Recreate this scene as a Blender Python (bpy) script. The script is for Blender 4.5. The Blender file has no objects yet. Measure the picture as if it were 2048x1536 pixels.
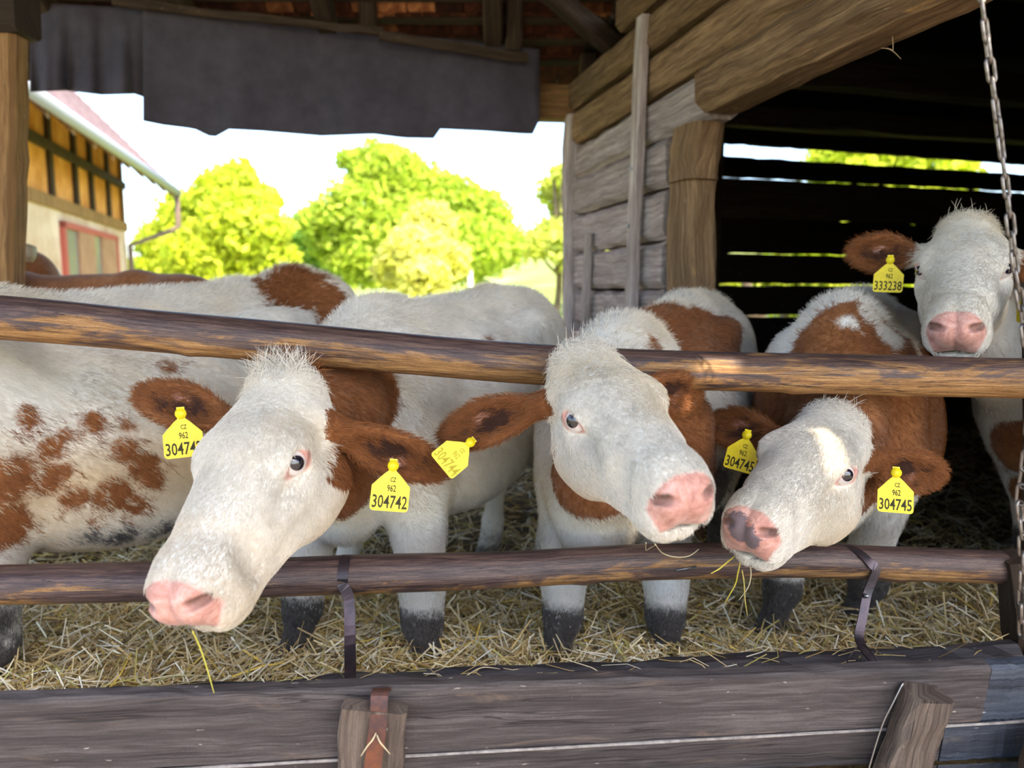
import bpy, math, random
import numpy as np
from mathutils import Vector, Matrix
R_ = random.Random(7)
NP = np.random.default_rng(7)
SC = bpy.context.scene
COL = SC.collection

# ------------------------------------------------------------------ camera, world, sun, exposure
FPX, PITCH, CAMZ = 1500.0, math.radians(6.8), 1.35
cam = bpy.data.cameras.new('camera')
cam.sensor_width = 36.0
cam.lens = FPX / 2048 * 36
cam.clip_start = 0.02
cam.clip_end = 400
cam.dof.use_dof = True
cam.dof.focus_distance = 1.72
cam.dof.aperture_fstop = 2.3
camo = bpy.data.objects.new('camera', cam)
camo.location = (0, 0, CAMZ)
camo.rotation_euler = (math.pi / 2 - PITCH, 0, 0)
COL.objects.link(camo)
SC.camera = camo

wd = bpy.data.worlds.new('sky')
SC.world = wd
wd.use_nodes = True
wn = wd.node_tree.nodes
sky = wn.new('ShaderNodeTexSky')
sky.sky_type = 'NISHITA'
sky.sun_disc = False
sky.sun_elevation = math.radians(48)
sky.sun_rotation = math.radians(150)
sky.altitude = 300
sky.dust_density = 2.5
sky.air_density = 1.0
sky.ozone_density = 1.0
wd.node_tree.links.new(sky.outputs[0], wn['Background'].inputs[0])
wn['Background'].inputs[1].default_value = 0.60

SUN_DIR = Vector((-0.40, 0.62, -0.86)).normalized()      # direction the light travels
sl = bpy.data.lights.new('sun', 'SUN')
sl.energy = 9.0
sl.angle = math.radians(0.6)
sl.color = (1.0, 0.86, 0.66)
so = bpy.data.objects.new('sun', sl)
so.rotation_euler = SUN_DIR.to_track_quat('-Z', 'Y').to_euler()
so.location = (6, -8, 12)
COL.objects.link(so)

SC.view_settings.view_transform = 'Standard'
SC.view_settings.look = 'None'
SC.view_settings.exposure = 0.30
SC.view_settings.gamma = 1.0
SC.view_settings.use_curve_mapping = False

# ------------------------------------------------------------------ helpers
CT, ST = math.cos(PITCH), math.sin(PITCH)
def P(px, py, Y):
    """world point seen at photo pixel (px, py) at world depth Y"""
    u = (px - 1024) / FPX; v = (768 - py) / FPX
    dx, dy, dz = u, CT + v * ST, -ST + v * CT
    t = Y / dy
    return Vector((dx * t, Y, CAMZ + dz * t))

def tag(o, label=None, cat=None, group=None, kind=None):
    if label: o['label'] = label
    if cat: o['category'] = cat
    if group: o['group'] = group
    if kind: o['kind'] = kind
    return o

def empty(name, loc=(0, 0, 0), label=None, cat=None, group=None, kind=None):
    o = bpy.data.objects.new(name, None)
    o.empty_display_size = 0.05
    o.location = loc
    COL.objects.link(o)
    return tag(o, label, cat, group, kind)

def mesh_obj(name, V, Fc, mat, parent=None, uv=None, smooth=False, loc=None):
    me = bpy.data.meshes.new(name)
    V = np.asarray(V, dtype=float)
    if loc is not None:
        V = V - np.array(loc)
    me.from_pydata(V.tolist(), [], [list(map(int, f)) for f in Fc] if not isinstance(Fc, np.ndarray) else Fc.tolist())
    if uv is not None:
        l = me.uv_layers.new(name='UVMap')
        idx = np.zeros(len(me.loops), dtype=np.int32)
        me.loops.foreach_get('vertex_index', idx)
        l.data.foreach_set('uv', np.asarray(uv, dtype=np.float32)[idx].ravel())
    if smooth:
        me.polygons.foreach_set('use_smooth', [True] * len(me.polygons))
    me.materials.append(mat)
    o = bpy.data.objects.new(name, me)
    COL.objects.link(o)
    if loc is not None:
        o.location = loc
    if parent is not None:
        o.parent = parent
        if loc is None:
            o.location = -parent.location
        else:
            o.location = Vector(loc) - parent.location
    return o

def vn(a):
    a = np.asarray(a, float); return a / (np.linalg.norm(a) + 1e-12)

def loft(name, p0, p1, wdir, w, h, mat, parent=None, seg=8, jit=0.004, bev=0.012, bow=0.0, w1=None, h1=None, seed=None, smooth=False, endj=0.0):
    """hewn timber from p0 to p1: rounded-rectangle section w (along wdir) x h, uneven faces"""
    rg = np.random.default_rng(seed if seed is not None else R_.randint(0, 10**6))
    p0 = np.asarray(p0, float); p1 = np.asarray(p1, float)
    L = np.linalg.norm(p1 - p0); a = (p1 - p0) / L
    wd_ = np.asarray(wdir, float); wd_ = vn(wd_ - a * (wd_ @ a)); hd = np.cross(a, wd_)
    w1 = w if w1 is None else w1; h1 = h if h1 is None else h1
    V = []; UV = []
    ns = seg + 1
    # eight-sided section, counter-clockwise
    def ring(W, H):
        x, y, b = W / 2, H / 2, min(bev, W / 3, H / 3)
        return [(x, -y + b), (x, y - b), (x - b, y), (-x + b, y), (-x, y - b), (-x, -y + b), (-x + b, -y), (x - b, -y)]
    phw = rg.uniform(0, 6.28, 4)
    for i in range(ns):
        t = i / seg
        W = w + (w1 - w) * t; H = h + (h1 - h) * t
        c = p0 + a * (L * t) + hd * bow * math.sin(math.pi * t)
        c = c + wd_ * jit * 0.6 * math.sin(phw[0] + t * 5) + hd * jit * 0.6 * math.sin(phw[1] + t * 6)
        rr = ring(W, H)
        acc = 0
        for k, (x, y) in enumerate(rr):
            q = c + wd_ * (x + rg.normal() * jit * 0.5) + hd * (y + rg.normal() * jit * 0.5) + a * (rg.normal() * endj if i in (0, seg) else 0)
            V.append(q)
            x2, y2 = rr[k - 1]
            acc += math.hypot(x - x2, y - y2)
            UV.append((L * t + 0.37 * (seed or 0), acc))
    Fc = []
    for i in range(seg):
        for k in range(8):
            k2 = (k + 1) % 8
            Fc.append((i * 8 + k, i * 8 + k2, (i + 1) * 8 + k2, (i + 1) * 8 + k))
    Fc.append(tuple(range(7, -1, -1)))
    Fc.append(tuple(seg * 8 + k for k in range(8)))
    return mesh_obj(name, V, Fc, mat, parent, UV, smooth)

def tube(name, pts, rad, mat, parent=None, n=20, jit=0.0, seed=1, uv=True, caps=True, sub=1, knots=()):
    """round pole or wire through pts with radii rad"""
    rg = np.random.default_rng(seed)
    pts = [np.asarray(p, float) for p in pts]
    rad = [rad] * len(pts) if np.isscalar(rad) else list(rad)
    if sub > 1:     # catmull-rom refinement
        q = []; qr = []
        for i in range(len(pts) - 1):
            a = pts[max(i - 1, 0)]; b = pts[i]; c = pts[i + 1]; d = pts[min(i + 2, len(pts) - 1)]
            for s in range(sub):
                t = s / sub
                q.append(0.5 * ((2 * b) + (c - a) * t + (2 * a - 5 * b + 4 * c - d) * t * t + (3 * b - a - 3 * c + d) * t ** 3))
                qr.append(rad[i] + (rad[i + 1] - rad[i]) * t)
        q.append(pts[-1]); qr.append(rad[-1])
        pts, rad = q, qr
    V = []; UV = []; Fc = []
    up = np.array([0, 0, 1.0])
    T0 = vn(pts[1] - pts[0])
    if abs(T0[2]) > 0.95: up = np.array([1.0, 0, 0])
    l = 0
    ph = rg.uniform(0, 6.28, 6)
    for i, p in enumerate(pts):
        T = vn(pts[min(i + 1, len(pts) - 1)] - pts[max(i - 1, 0)])
        A = vn(np.cross(T, up)); B = np.cross(A, T)
        if i: l += np.linalg.norm(pts[i] - pts[i - 1])
        for k in range(n + 1):
            th = 2 * math.pi * k / n
            r = rad[i]
            if jit:
                r *= 1 + jit * (0.5 * math.sin(2 * th + ph[0] + l * 1.3) + 0.4 * math.sin(3 * th + ph[1] + l * 2.1) + 0.4 * math.sin(l * 9 + ph[2]) + 0.3 * math.sin(5 * th + l * 5 + ph[3]))
                for (kl, kth, kh) in knots:
                    dd = (l - kl) ** 2 + (rad[i] * math.atan2(math.sin(th - kth), math.cos(th - kth))) ** 2
                    r += kh * math.exp(-dd / 0.0005)
            V.append(p + r * (math.cos(th) * A + math.sin(th) * B))
            UV.append((l, k / n * 2 * math.pi * rad[0]))
    m = n + 1
    for i in range(len(pts) - 1):
        for k in range(n):
            Fc.append((i * m + k, i * m + k + 1, (i + 1) * m + k + 1, (i + 1) * m + k))
    if caps:
        Fc.append(tuple(range(n - 1, -1, -1)))
        Fc.append(tuple((len(pts) - 1) * m + k for k in range(n)))
    o = mesh_obj(name, V, Fc, mat, parent, UV, True)
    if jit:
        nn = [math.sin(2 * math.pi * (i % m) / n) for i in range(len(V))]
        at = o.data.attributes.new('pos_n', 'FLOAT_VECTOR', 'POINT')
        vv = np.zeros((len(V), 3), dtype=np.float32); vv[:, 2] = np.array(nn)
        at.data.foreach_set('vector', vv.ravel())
    return o

def ribbon(name, pts, wdir, w, th, mat, parent=None):
    """flat strap following pts, width along wdir, thickness th"""
    pts = [np.asarray(p, float) for p in pts]
    q = []
    for i in range(len(pts) - 1):
        a = pts[max(i - 1, 0)]; b = pts[i]; c = pts[i + 1]; d = pts[min(i + 2, len(pts) - 1)]
        for s in range(5):
            t = s / 5
            q.append(0.5 * ((2 * b) + (c - a) * t + (2 * a - 5 * b + 4 * c - d) * t * t + (3 * b - a - 3 * c + d) * t ** 3))
    pts = q + [pts[-1]]
    V = []; Fc = []; UV = []; l = 0
    for i, p in enumerate(pts):
        T = vn(pts[min(i + 1, len(pts) - 1)] - pts[max(i - 1, 0)])
        Wd = np.asarray(wdir, float); Wd = vn(Wd - T * (Wd @ T)); Nn = np.cross(T, Wd)
        if i: l += np.linalg.norm(pts[i] - pts[i - 1])
        for x, y in ((-w / 2, -th / 2), (w / 2, -th / 2), (w / 2, th / 2), (-w / 2, th / 2)):
            V.append(p + Wd * x + Nn * y); UV.append((l, x))
    for i in range(len(pts) - 1):
        for k in range(4):
            k2 = (k + 1) % 4
            Fc.append((i * 4 + k, i * 4 + k2, (i + 1) * 4 + k2, (i + 1) * 4 + k))
    Fc.append((3, 2, 1, 0)); e = (len(pts) - 1) * 4; Fc.append((e, e + 1, e + 2, e + 3))
    return mesh_obj(name, V, Fc, mat, parent, UV, False)

# ------------------------------------------------------------------ materials
class NT:
    def __init__(s, name, rough=0.8, spec=0.3):
        s.m = bpy.data.materials.new(name); s.m.use_nodes = True
        s.t = s.m.node_tree; s.n = s.t.nodes; s.b = s.n['Principled BSDF']
        s.b.inputs['Roughness'].default_value = rough
        s.b.inputs['Specular IOR Level'].default_value = spec
    def l(s, a, b): s.t.links.new(a, b)
    def val(s, inp, v):
        if hasattr(v, 'is_output') or isinstance(v, bpy.types.NodeSocket): s.l(v, inp)
        else:
            inp.default_value = v
    def uv(s, sx, sy, sz=1.0, kind='UV', loc=(0, 0, 0)):
        tc = s.n.new('ShaderNodeTexCoord'); mp = s.n.new('ShaderNodeMapping')
        s.l(tc.outputs[kind], mp.inputs[0]); mp.inputs['Scale'].default_value = (sx, sy, sz)
        mp.inputs['Location'].default_value = loc
        return mp.outputs[0]
    def noise(s, vec, scale=1, detail=4, rough=0.6, dist=0.0, out=0):
        n = s.n.new('ShaderNodeTexNoise'); s.l(vec, n.inputs['Vector'])
        n.inputs['Scale'].default_value = scale; n.inputs['Detail'].default_value = detail
        n.inputs['Roughness'].default_value = rough; n.inputs['Distortion'].default_value = dist
        return n.outputs[out]
    def ramp(s, f, stops):
        r = s.n.new('ShaderNodeValToRGB'); s.l(f, r.inputs[0])
        el = r.color_ramp.elements
        while len(el) < len(stops): el.new(0.5)
        for e, (p, c) in zip(el, stops):
            e.position = p; e.color = (*c, 1) if len(c) == 3 else c
        return r.outputs[0]
    def mix(s, f, a, b, mode='MIX'):
        m = s.n.new('ShaderNodeMix'); m.data_type = 'RGBA'; m.blend_type = mode
        s.val(m.inputs[0], f)
        for i, v in ((6, a), (7, b)):
            if isinstance(v, tuple): m.inputs[i].default_value = (*v, 1) if len(v) == 3 else v
            else: s.l(v, m.inputs[i])
        return m.outputs[2]
    def math(s, op, a, b=0.0, clamp=False):
        m = s.n.new('ShaderNodeMath'); m.operation = op; m.use_clamp = clamp
        s.val(m.inputs[0], a); s.val(m.inputs[1], b)
        return m.outputs[0]
    def smooth(s, f, lo, hi):
        m = s.n.new('ShaderNodeMapRange'); m.interpolation_type = 'SMOOTHSTEP'
        s.l(f, m.inputs[0]); m.inputs[1].default_value = lo; m.inputs[2].default_value = hi
        return m.outputs[0]
    def attr(s, name, out='Fac'):
        a = s.n.new('ShaderNodeAttribute'); a.attribute_name = name
        return a.outputs[out]
    def bump(s, h, strength=0.5, dist=0.01):
        b = s.n.new('ShaderNodeBump'); s.l(h, b.inputs['Height'])
        b.inputs['Strength'].default_value = strength; b.inputs['Distance'].default_value = dist
        s.l(b.outputs[0], s.b.inputs['Normal'])
    def rnd(s):
        o = s.n.new('ShaderNodeObjectInfo'); return o.outputs['Random']
    def col(s, c):
        if isinstance(c, tuple): s.b.inputs['Base Color'].default_value = (*c, 1)
        else: s.l(c, s.b.inputs['Base Color'])

def wood(name, dark, mid, light, rough=0.8, patch=None, patch_amt=(0.55, 0.7), bump=0.5, grain=60, spec=0.25, crack=0.5, blotch=None, fleck=.5):
    t = NT(name, rough, spec)
    g = t.math('ADD', t.math('MULTIPLY', t.noise(t.uv(2.2, grain), 1, 5, 0.65, 0.35), .5), t.math('MULTIPLY', t.noise(t.uv(9, grain * 5.5), 1, 4, 0.7, 0.3), .5))
    grit = t.noise(t.uv(150, 220), 1, 3, 0.75)
    g2 = t.noise(t.uv(0.8, 9), 1.6, 4, 0.6, 1.2)
    c = t.ramp(g, [(0.36, dark), (0.5, mid), (0.64, light)])
    gb = t.math('ADD', t.math('MULTIPLY', grit, .7), .65)
    gcol = t.n.new('ShaderNodeCombineColor')
    for i in range(3): t.l(gb, gcol.inputs[i])
    c = t.mix(1.0, c, gcol.outputs[0], 'MULTIPLY')
    fl = t.noise(t.uv(30, 110), 1, 2, .5)
    c = t.mix(t.math('MULTIPLY', t.smooth(fl, .72, .76), fleck), c, (.62, .56, .48))
    c = t.mix(t.smooth(g2, 0.35, 0.7), c, t.mix(0.55, c, dark))
    if patch:
        pn = t.noise(t.uv(3.5, 22), 1, 5, 0.62, 0.8)
        c = t.mix(t.smooth(pn, *patch_amt), c, t.mix(t.smooth(g, 0.4, 0.65), patch, t.mix(0.5, patch, mid)))
    if blotch:
        bn = t.noise(t.uv(6, 9), 1.3, 4, 0.6, 0.4)
        c = t.mix(t.smooth(bn, 0.56, 0.66), c, blotch)
    ck = t.noise(t.uv(1.1, 38, loc=(3, 7, 0)), 1, 3, 0.5, 0.4)
    ckl = t.math('ABSOLUTE', t.math('SUBTRACT', ck, 0.5))
    crk = t.smooth(ckl, 0.0, 0.016)
    gate = t.smooth(t.noise(t.uv(1.3, 6), 1, 2), 0.45, 0.6)
    crk = t.math('MAXIMUM', crk, t.math('SUBTRACT', 1.0, gate))
    c = t.mix(t.math('MULTIPLY', t.math('SUBTRACT', 1.0, crk), crack), c, (dark[0] * .3, dark[1] * .3, dark[2] * .3))
    rv = t.math('ADD', t.math('MULTIPLY', t.rnd(), 0.35), 0.82)
    cb = t.n.new('ShaderNodeCombineColor')
    for i in range(3): t.l(rv, cb.inputs[i])
    c = t.mix(1.0, c, cb.outputs[0], 'MULTIPLY')
    t.col(c)
    h = t.math('ADD', t.math('ADD', t.math('MULTIPLY', g, 0.8), t.math('MULTIPLY', grit, .25)), t.math('MULTIPLY', crk, 0.6))
    t.bump(h, bump, 0.006)
    return t

M = {}
M['log_grey'] = wood('log_grey', (.17, .13, .12), (.43, .36, .34), (.64, .57, .54), 0.85, patch=(.30, .17, .08), patch_amt=(.60, .75), bump=.8, grain=45).m
M['log_brown'] = wood('log_brown', (.075, .042, .022), (.23, .14, .072), (.42, .275, .15), 0.85, patch=(.36, .20, .07), patch_amt=(.62, .75), bump=.8, grain=45).m
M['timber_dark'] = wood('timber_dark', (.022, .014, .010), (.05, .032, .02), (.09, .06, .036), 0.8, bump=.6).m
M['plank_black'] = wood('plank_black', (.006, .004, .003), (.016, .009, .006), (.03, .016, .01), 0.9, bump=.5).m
M['board_grey'] = wood('board_grey', (.030, .024, .024), (.066, .055, .054), (.125, .108, .104), 0.75, patch=(.20, .14, .10), patch_amt=(.58, .8), bump=.6, grain=34, crack=.7).m
M['board_blue'] = wood('board_blue', (.020, .024, .034), (.040, .048, .066), (.09, .10, .12), 0.7, patch=(.17, .15, .13), patch_amt=(.6, .8), bump=.35, grain=30).m
M['cleat'] = wood('cleat', (.045, .032, .026), (.10, .075, .06), (.18, .14, .11), 0.8, patch=(.42, .25, .11), patch_amt=(.66, .78), bump=.6, grain=30).m
M['inner_log'] = wood('inner_log', (.016, .015, .02), (.04, .036, .042), (.10, .085, .08), 0.6, patch=(.15, .09, .05), patch_amt=(.62, .8), bump=.35, grain=26, spec=.4).m
M['post_lit'] = wood('post_lit', (.10, .05, .02), (.28, .15, .06), (.5, .3, .12), 0.8, bump=.5).m  # warm lit tone put into the wood colour itself
M['pale_log'] = wood('pale_log', (.3, .22, .15), (.55, .45, .33), (.75, .65, .5), 0.8, bump=.3).m

def rail_mat(name, gold=0.5, shift=(2.2, 3.0, .06)):
    t = NT(name, 0.42, 0.4)
    g = t.math('ADD', t.math('MULTIPLY', t.noise(t.uv(5, 90), 1, 5, 0.7, 0.5), .55), t.math('MULTIPLY', t.noise(t.uv(18, 420), 1, 4, 0.7, 0.3), .45))
    big = t.noise(t.uv(2.6, 13), 1, 6, 0.68, 1.0)
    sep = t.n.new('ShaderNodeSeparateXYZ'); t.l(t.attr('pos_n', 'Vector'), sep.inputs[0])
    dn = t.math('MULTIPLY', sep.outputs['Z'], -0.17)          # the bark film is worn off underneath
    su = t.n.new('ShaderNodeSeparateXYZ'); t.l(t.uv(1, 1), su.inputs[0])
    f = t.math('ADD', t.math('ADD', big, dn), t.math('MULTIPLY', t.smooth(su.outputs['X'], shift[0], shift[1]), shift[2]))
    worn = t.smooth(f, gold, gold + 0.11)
    dark = t.ramp(g, [(.38, (.028, .018, .019)), (.5, (.080, .048, .042)), (.64, (.17, .105, .078))])
    goldc = t.ramp(g, [(.36, (.07, .03, .012)), (.46, (.22, .105, .035)), (.56, (.36, .19, .07)), (.68, (.54, .34, .15))])
    c = t.mix(worn, dark, goldc)
    kn = t.n.new('ShaderNodeTexVoronoi'); t.l(t.uv(2.4, 9), kn.inputs['Vector']); kn.inputs['Scale'].default_value = 1
    k = t.smooth(kn.outputs['Distance'], 0.05, 0.13)
    c = t.mix(k, (.05, .03, .02), c)
    ck = t.noise(t.uv(.9, 46, loc=(3, 7, 0)), 1, 4, 0.55, 0.5)
    crk = t.smooth(t.math('ABSOLUTE', t.math('SUBTRACT', ck, 0.5)), 0.0, 0.010)
    c = t.mix(crk, (.018, .010, .007), c)
    grit = t.math('ADD', t.math('MULTIPLY', t.noise(t.uv(120, 260), 1, 3, .7), .8), .6)
    gcol = t.n.new('ShaderNodeCombineColor')
    for i in range(3): t.l(grit, gcol.inputs[i])
    c = t.mix(1.0, c, gcol.outputs[0], 'MULTIPLY')
    t.col(c)
    t.l(t.math('ADD', t.math('MULTIPLY', worn, .3), .34), t.b.inputs['Roughness'])
    t.bump(t.math('ADD', g, t.math('MULTIPLY', big, .8)), .45, .005)
    return t.m
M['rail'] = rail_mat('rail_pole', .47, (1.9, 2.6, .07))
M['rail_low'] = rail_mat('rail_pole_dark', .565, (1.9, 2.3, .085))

def simple(name, c, rough=.7, spec=.3, metal=0., var=None, scale=30, bump=0.0, kind='Object'):
    t = NT(name, rough, spec); t.b.inputs['Metallic'].default_value = metal
    if var:
        n = t.noise(t.uv(1, 1, 1, kind), scale, 5, .65)
        t.col(t.ramp(n, [(.35, c), (.65, var)]))
        if bump: t.bump(n, bump, .004)
    else: t.col(c)
    return t.m
M['steel'] = simple('strap_steel', (.05, .045, .055), .38, .5, .75, (.12, .085, .09), 14, .15)
M['rust'] = simple('strap_rust', (.065, .042, .045), .6, .4, .4, (.24, .085, .04), 13, .3)
M['chain'] = simple('chain_steel', (.10, .085, .075), .42, .5, .8, (.26, .23, .21), 60, .2)
M['bolt'] = simple('bolt_steel', (.35, .35, .36), .35, .5, .9)
M['tarp'] = simple('tarp_black', (.058, .053, .070), .8, .2, 0., (.080, .072, .094), 9, .3)
t = NT('roof_tile_clay', .8, .2)
t.col(t.mix(t.smooth(t.noise(t.uv(1, 1, 1, 'Object'), 9, 5), .35, .65), t.ramp(t.rnd(), [(.0, (.02, .008, .006)), (.6, (.07, .022, .012)), (1, (.30, .10, .04))]), t.ramp(t.rnd(), [(.0, (.05, .018, .012)), (.6, (.14, .045, .022)), (1, (.80, .34, .13))])))  # the brightest random tiles carry leaking sunlight in their orange colour
M['tile'] = t.m
M['tile_far'] = simple('roof_tile_far', (.22, .14, .15), .8, .2, 0., (.34, .24, .24), 3)
M['plaster'] = simple('plaster_pink', (.50, .33, .22), .9, .1, 0., (.72, .56, .44), 1.2)
M['infill'] = simple('timber_infill', (.50, .20, .05), .9, .1, 0., (.78, .38, .13), 2.0)
M['gutter'] = simple('gutter_metal', (.34, .36, .42), .6, .3, .1)
M['seam'] = simple('seam_dust', (.20, .18, .17), .95, .1, 0., (.34, .31, .28), 60)
M['dark_pipe'] = simple('pipe_brown', (.16, .11, .09), .6, .3)
M['window_red'] = simple('window_frame_red', (.42, .10, .08), .7, .3)
M['shutter'] = simple('shutter_brown', (.32, .17, .10), .8, .2, 0., (.42, .24, .15), 4)
M['glassy'] = simple('window_glass', (.22, .20, .20), .15, .5)
M['white_post'] = simple('white_paint', (.8, .8, .78), .7)
M['tag_yellow'] = simple('tag_plastic', (.80, .64, .010), .42, .4, 0., (.70, .53, .01), 60)
M['tag_ink'] = simple('tag_ink', (.035, .03, .008), .6, .2)
M['tag_ink_soft'] = simple('tag_ink_soft', (.40, .33, .02), .6, .2)
M['hoof'] = simple('hoof_horn', (.03, .025, .02), .5, .4, 0., (.08, .06, .045), 20)

t = NT('eye_ball', .06, .6); t.b.inputs['Coat Weight'].default_value = .8
tc = t.attr('iris'); t.col(t.ramp(tc, [(0.0, (.75, .70, .68)), (.42, (.65, .55, .52)), (.5, (.020, .015, .022)), (1.0, (.004, .004, .01))])); M['eye'] = t.m

# cow coat: masks are vertex attributes, their edges are ragged by noise in the fur direction
def coat_mat():
    t = NT('cow_coat', .78, .18)
    ob = t.uv(1, 1, 1, 'Object')
    fine = t.noise(ob, 260, 3, .7)
    med = t.noise(ob, 38, 5, .7, .6)
    low = t.noise(ob, 5, 4, .6)
    rag = t.math('ADD', t.math('MULTIPLY', t.math('SUBTRACT', med, .5), .05), t.math('MULTIPLY', t.math('SUBTRACT', fine, .5), .02))
    white = t.ramp(low, [(.3, (.60, .55, .47)), (.55, (.70, .67, .60)), (.75, (.76, .75, .71))])
    white = t.mix(t.smooth(t.math('ADD', t.attr('cream'), t.math('MULTIPLY', rag, 6)), .1, .9), white, (.58, .43, .25))
    brown = t.ramp(t.math('ADD', t.math('MULTIPLY', low, .5), t.math('MULTIPLY', med, .5)), [(.32, (.115, .037, .012)), (.5, (.215, .078, .024)), (.68, (.33, .135, .046))])
    c = t.mix(t.smooth(t.math('ADD', t.attr('brown'), rag), -.010, .012), white, brown)
    pk = t.ramp(med, [(.32, (.36, .16, .125)), (.5, (.52, .265, .215)), (.70, (.64, .40, .35))])
    c = t.mix(t.smooth(t.math('ADD', t.attr('pink'), t.math('MULTIPLY', rag, .25)), -.004, .006), c, pk)
    c = t.mix(t.smooth(t.math('ADD', t.attr('deep'), t.math('MULTIPLY', rag, .5)), -.008, .020), c, (.055, .022, .014))
    c = t.mix(t.smooth(t.math('ADD', t.attr('dirt'), t.math('MULTIPLY', rag, 1.6)), -.03, .03), c, t.ramp(med, [(.3, (.020, .018, .018)), (.7, (.085, .075, .065))]))
    c = t.mix(t.smooth(t.math('ADD', t.attr('slate'), t.math('MULTIPLY', rag, .8)), -.002, .003), c, (.13, .095, .105))
    v = t.math('ADD', t.math('MULTIPLY', fine, .35), .83)
    cb = t.n.new('ShaderNodeCombineColor')
    for i in range(3): t.l(v, cb.inputs[i])
    c = t.mix(1.0, c, cb.outputs[0], 'MULTIPLY')
    t.col(c)
    sk = t.smooth(t.attr('pink'), -.004, .004)
    t.l(t.math('SUBTRACT', .8, t.math('MULTIPLY', sk, .38)), t.b.inputs['Roughness'])
    t.b.inputs['Sheen Weight'].default_value = .15
    t.b.inputs['Sheen Roughness'].default_value = .5
    t.bump(t.math('ADD', t.math('MULTIPLY', med, .9), t.math('MULTIPLY', fine, .5)), .30, .006)
    return t.m
M['coat'] = coat_mat()
t = NT('cow_hair', .65, .2); t.col(t.attr('hcol', 'Color')); M['hair'] = t.m
t = NT('straw_stalk', .55, .35); t.col(t.attr('hcol', 'Color')); M['straw'] = t.m
M['straw_bed'] = simple('straw_bed', (.030, .020, .009), .95, .1, 0., (.12, .085, .035), 60, .9)
t = NT('grass_ground', .95, .1)
gn = t.noise(t.uv(1, 1, 1, 'Object'), .35, 6, .6)
t.col(t.ramp(gn, [(.35, (.19, .25, .06)), (.55, (.33, .38, .11)), (.7, (.50, .48, .24))])); M['grass'] = t.m
t = NT('leaf', .6, .3)
t.col(t.attr('hcol', 'Color'))
tr = t.n.new('ShaderNodeBsdfTranslucent'); t.l(t.attr('hcol', 'Color'), tr.inputs[0])
mx = t.n.new('ShaderNodeMixShader'); mx.inputs[0].default_value = .5
t.l(t.b.outputs[0], mx.inputs[1]); t.l(tr.outputs[0], mx.inputs[2]); t.l(mx.outputs[0], t.n['Material Output'].inputs[0])
M['leaf'] = t.m
M['yard'] = simple('yard_gravel', (.22, .18, .14), .95, .1, 0., (.34, .29, .24), 4)
M['trunk'] = simple('tree_bark', (.10, .075, .05), .9, .1, 0., (.2, .16, .11), 6, .5)

def color_attr(me, name, cols, domain='POINT'):
    a = me.attributes.new(name, 'FLOAT_COLOR', domain)
    c = np.ones((len(cols), 4), dtype=np.float32); c[:, :3] = cols
    a.data.foreach_set('color', c.ravel())
def float_attr(me, name, v):
    a = me.attributes.new(name, 'FLOAT', 'POINT'); a.data.foreach_set('value', np.asarray(v, dtype=np.float32))

def value_noise(x, y, seed=0):
    rg = np.random.default_rng(seed); T = rg.random((64, 64))
    xi = np.floor(x).astype(int); yi = np.floor(y).astype(int); fx = x - xi; fy = y - yi
    fx = fx * fx * (3 - 2 * fx); fy = fy * fy * (3 - 2 * fy)
    g = lambda a, b: T[a % 64, b % 64]
    return (g(xi, yi) * (1 - fx) + g(xi + 1, yi) * fx) * (1 - fy) + (g(xi, yi + 1) * (1 - fx) + g(xi + 1, yi + 1) * fx) * fy

# ================================================================== THE SETTING
FLOOR = 0.20
# ---- ground and straw bed
def ground():
    xs = np.concatenate([np.linspace(-60, -4, 15), np.linspace(-3, 8, 12), np.linspace(10, 60, 14)])
    ys = np.concatenate([np.linspace(-30, 6, 13), np.linspace(8, 34, 24), np.linspace(38, 120, 12)])
    X, Y = np.meshgrid(xs, ys)
    Z = np.where(Y > 9, (Y - 9) * .055 + np.clip((X + 6) * .11, -1, 6) * np.clip((Y - 9) / 14, 0, 1.2), 0) * 1.0
    Z += .12 * (value_noise(X * .3 + 9, Y * .3) - .5) * (Y > 9)
    V = np.stack([X, Y, Z], -1).reshape(-1, 3); nx = len(xs)
    Fc = [(j * nx + i, j * nx + i + 1, (j + 1) * nx + i + 1, (j + 1) * nx + i) for j in range(len(ys) - 1) for i in range(nx - 1)]
    o = mesh_obj('grass_ground', V, Fc, M['grass'], smooth=True)
    tag(o, kind='structure')
    Vy = np.array([(-9, -12, .02), (9, -12, .02), (9, 5.2, .03), (-9, 5.2, .03)])
    o = mesh_obj('yard_ground', Vy, [(0, 1, 2, 3)], M['yard'])
    tag(o, kind='structure')
ground()

def bed_z(x, y):
    z = FLOOR + .06 * np.exp(-((y - 1.75) / .40) ** 2) + .07 * (value_noise(x * 2.3 + 5, y * 2.3 + 3, 1) - .5) + .04 * (value_noise(x * 8, y * 8, 2) - .5)
    z = z + .05 * np.exp(-((x - .1) ** 2) / .3 - (y - 2.0) ** 2 / .15) + .10 * np.clip(x - .8, 0, 1) * np.exp(-((y - 2.05) / .5) ** 2)
    z = z + .12 * np.clip((y - 3.6) / 2, 0, 1)
    return z
xs = np.linspace(-4.5, 5.2, 195); ys = np.linspace(1.60, 6.2, 94)
X, Y = np.meshgrid(xs, ys); Z = bed_z(X, Y)
V = np.stack([X, Y, Z], -1).reshape(-1, 3)
nx = len(xs)
Fc = [(j * nx + i, j * nx + i + 1, (j + 1) * nx + i + 1, (j + 1) * nx + i) for j in range(len(ys) - 1) for i in range(nx - 1)]
o = mesh_obj('floor', V, Fc, M['straw_bed'], smooth=True); tag(o, kind='structure')

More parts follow.
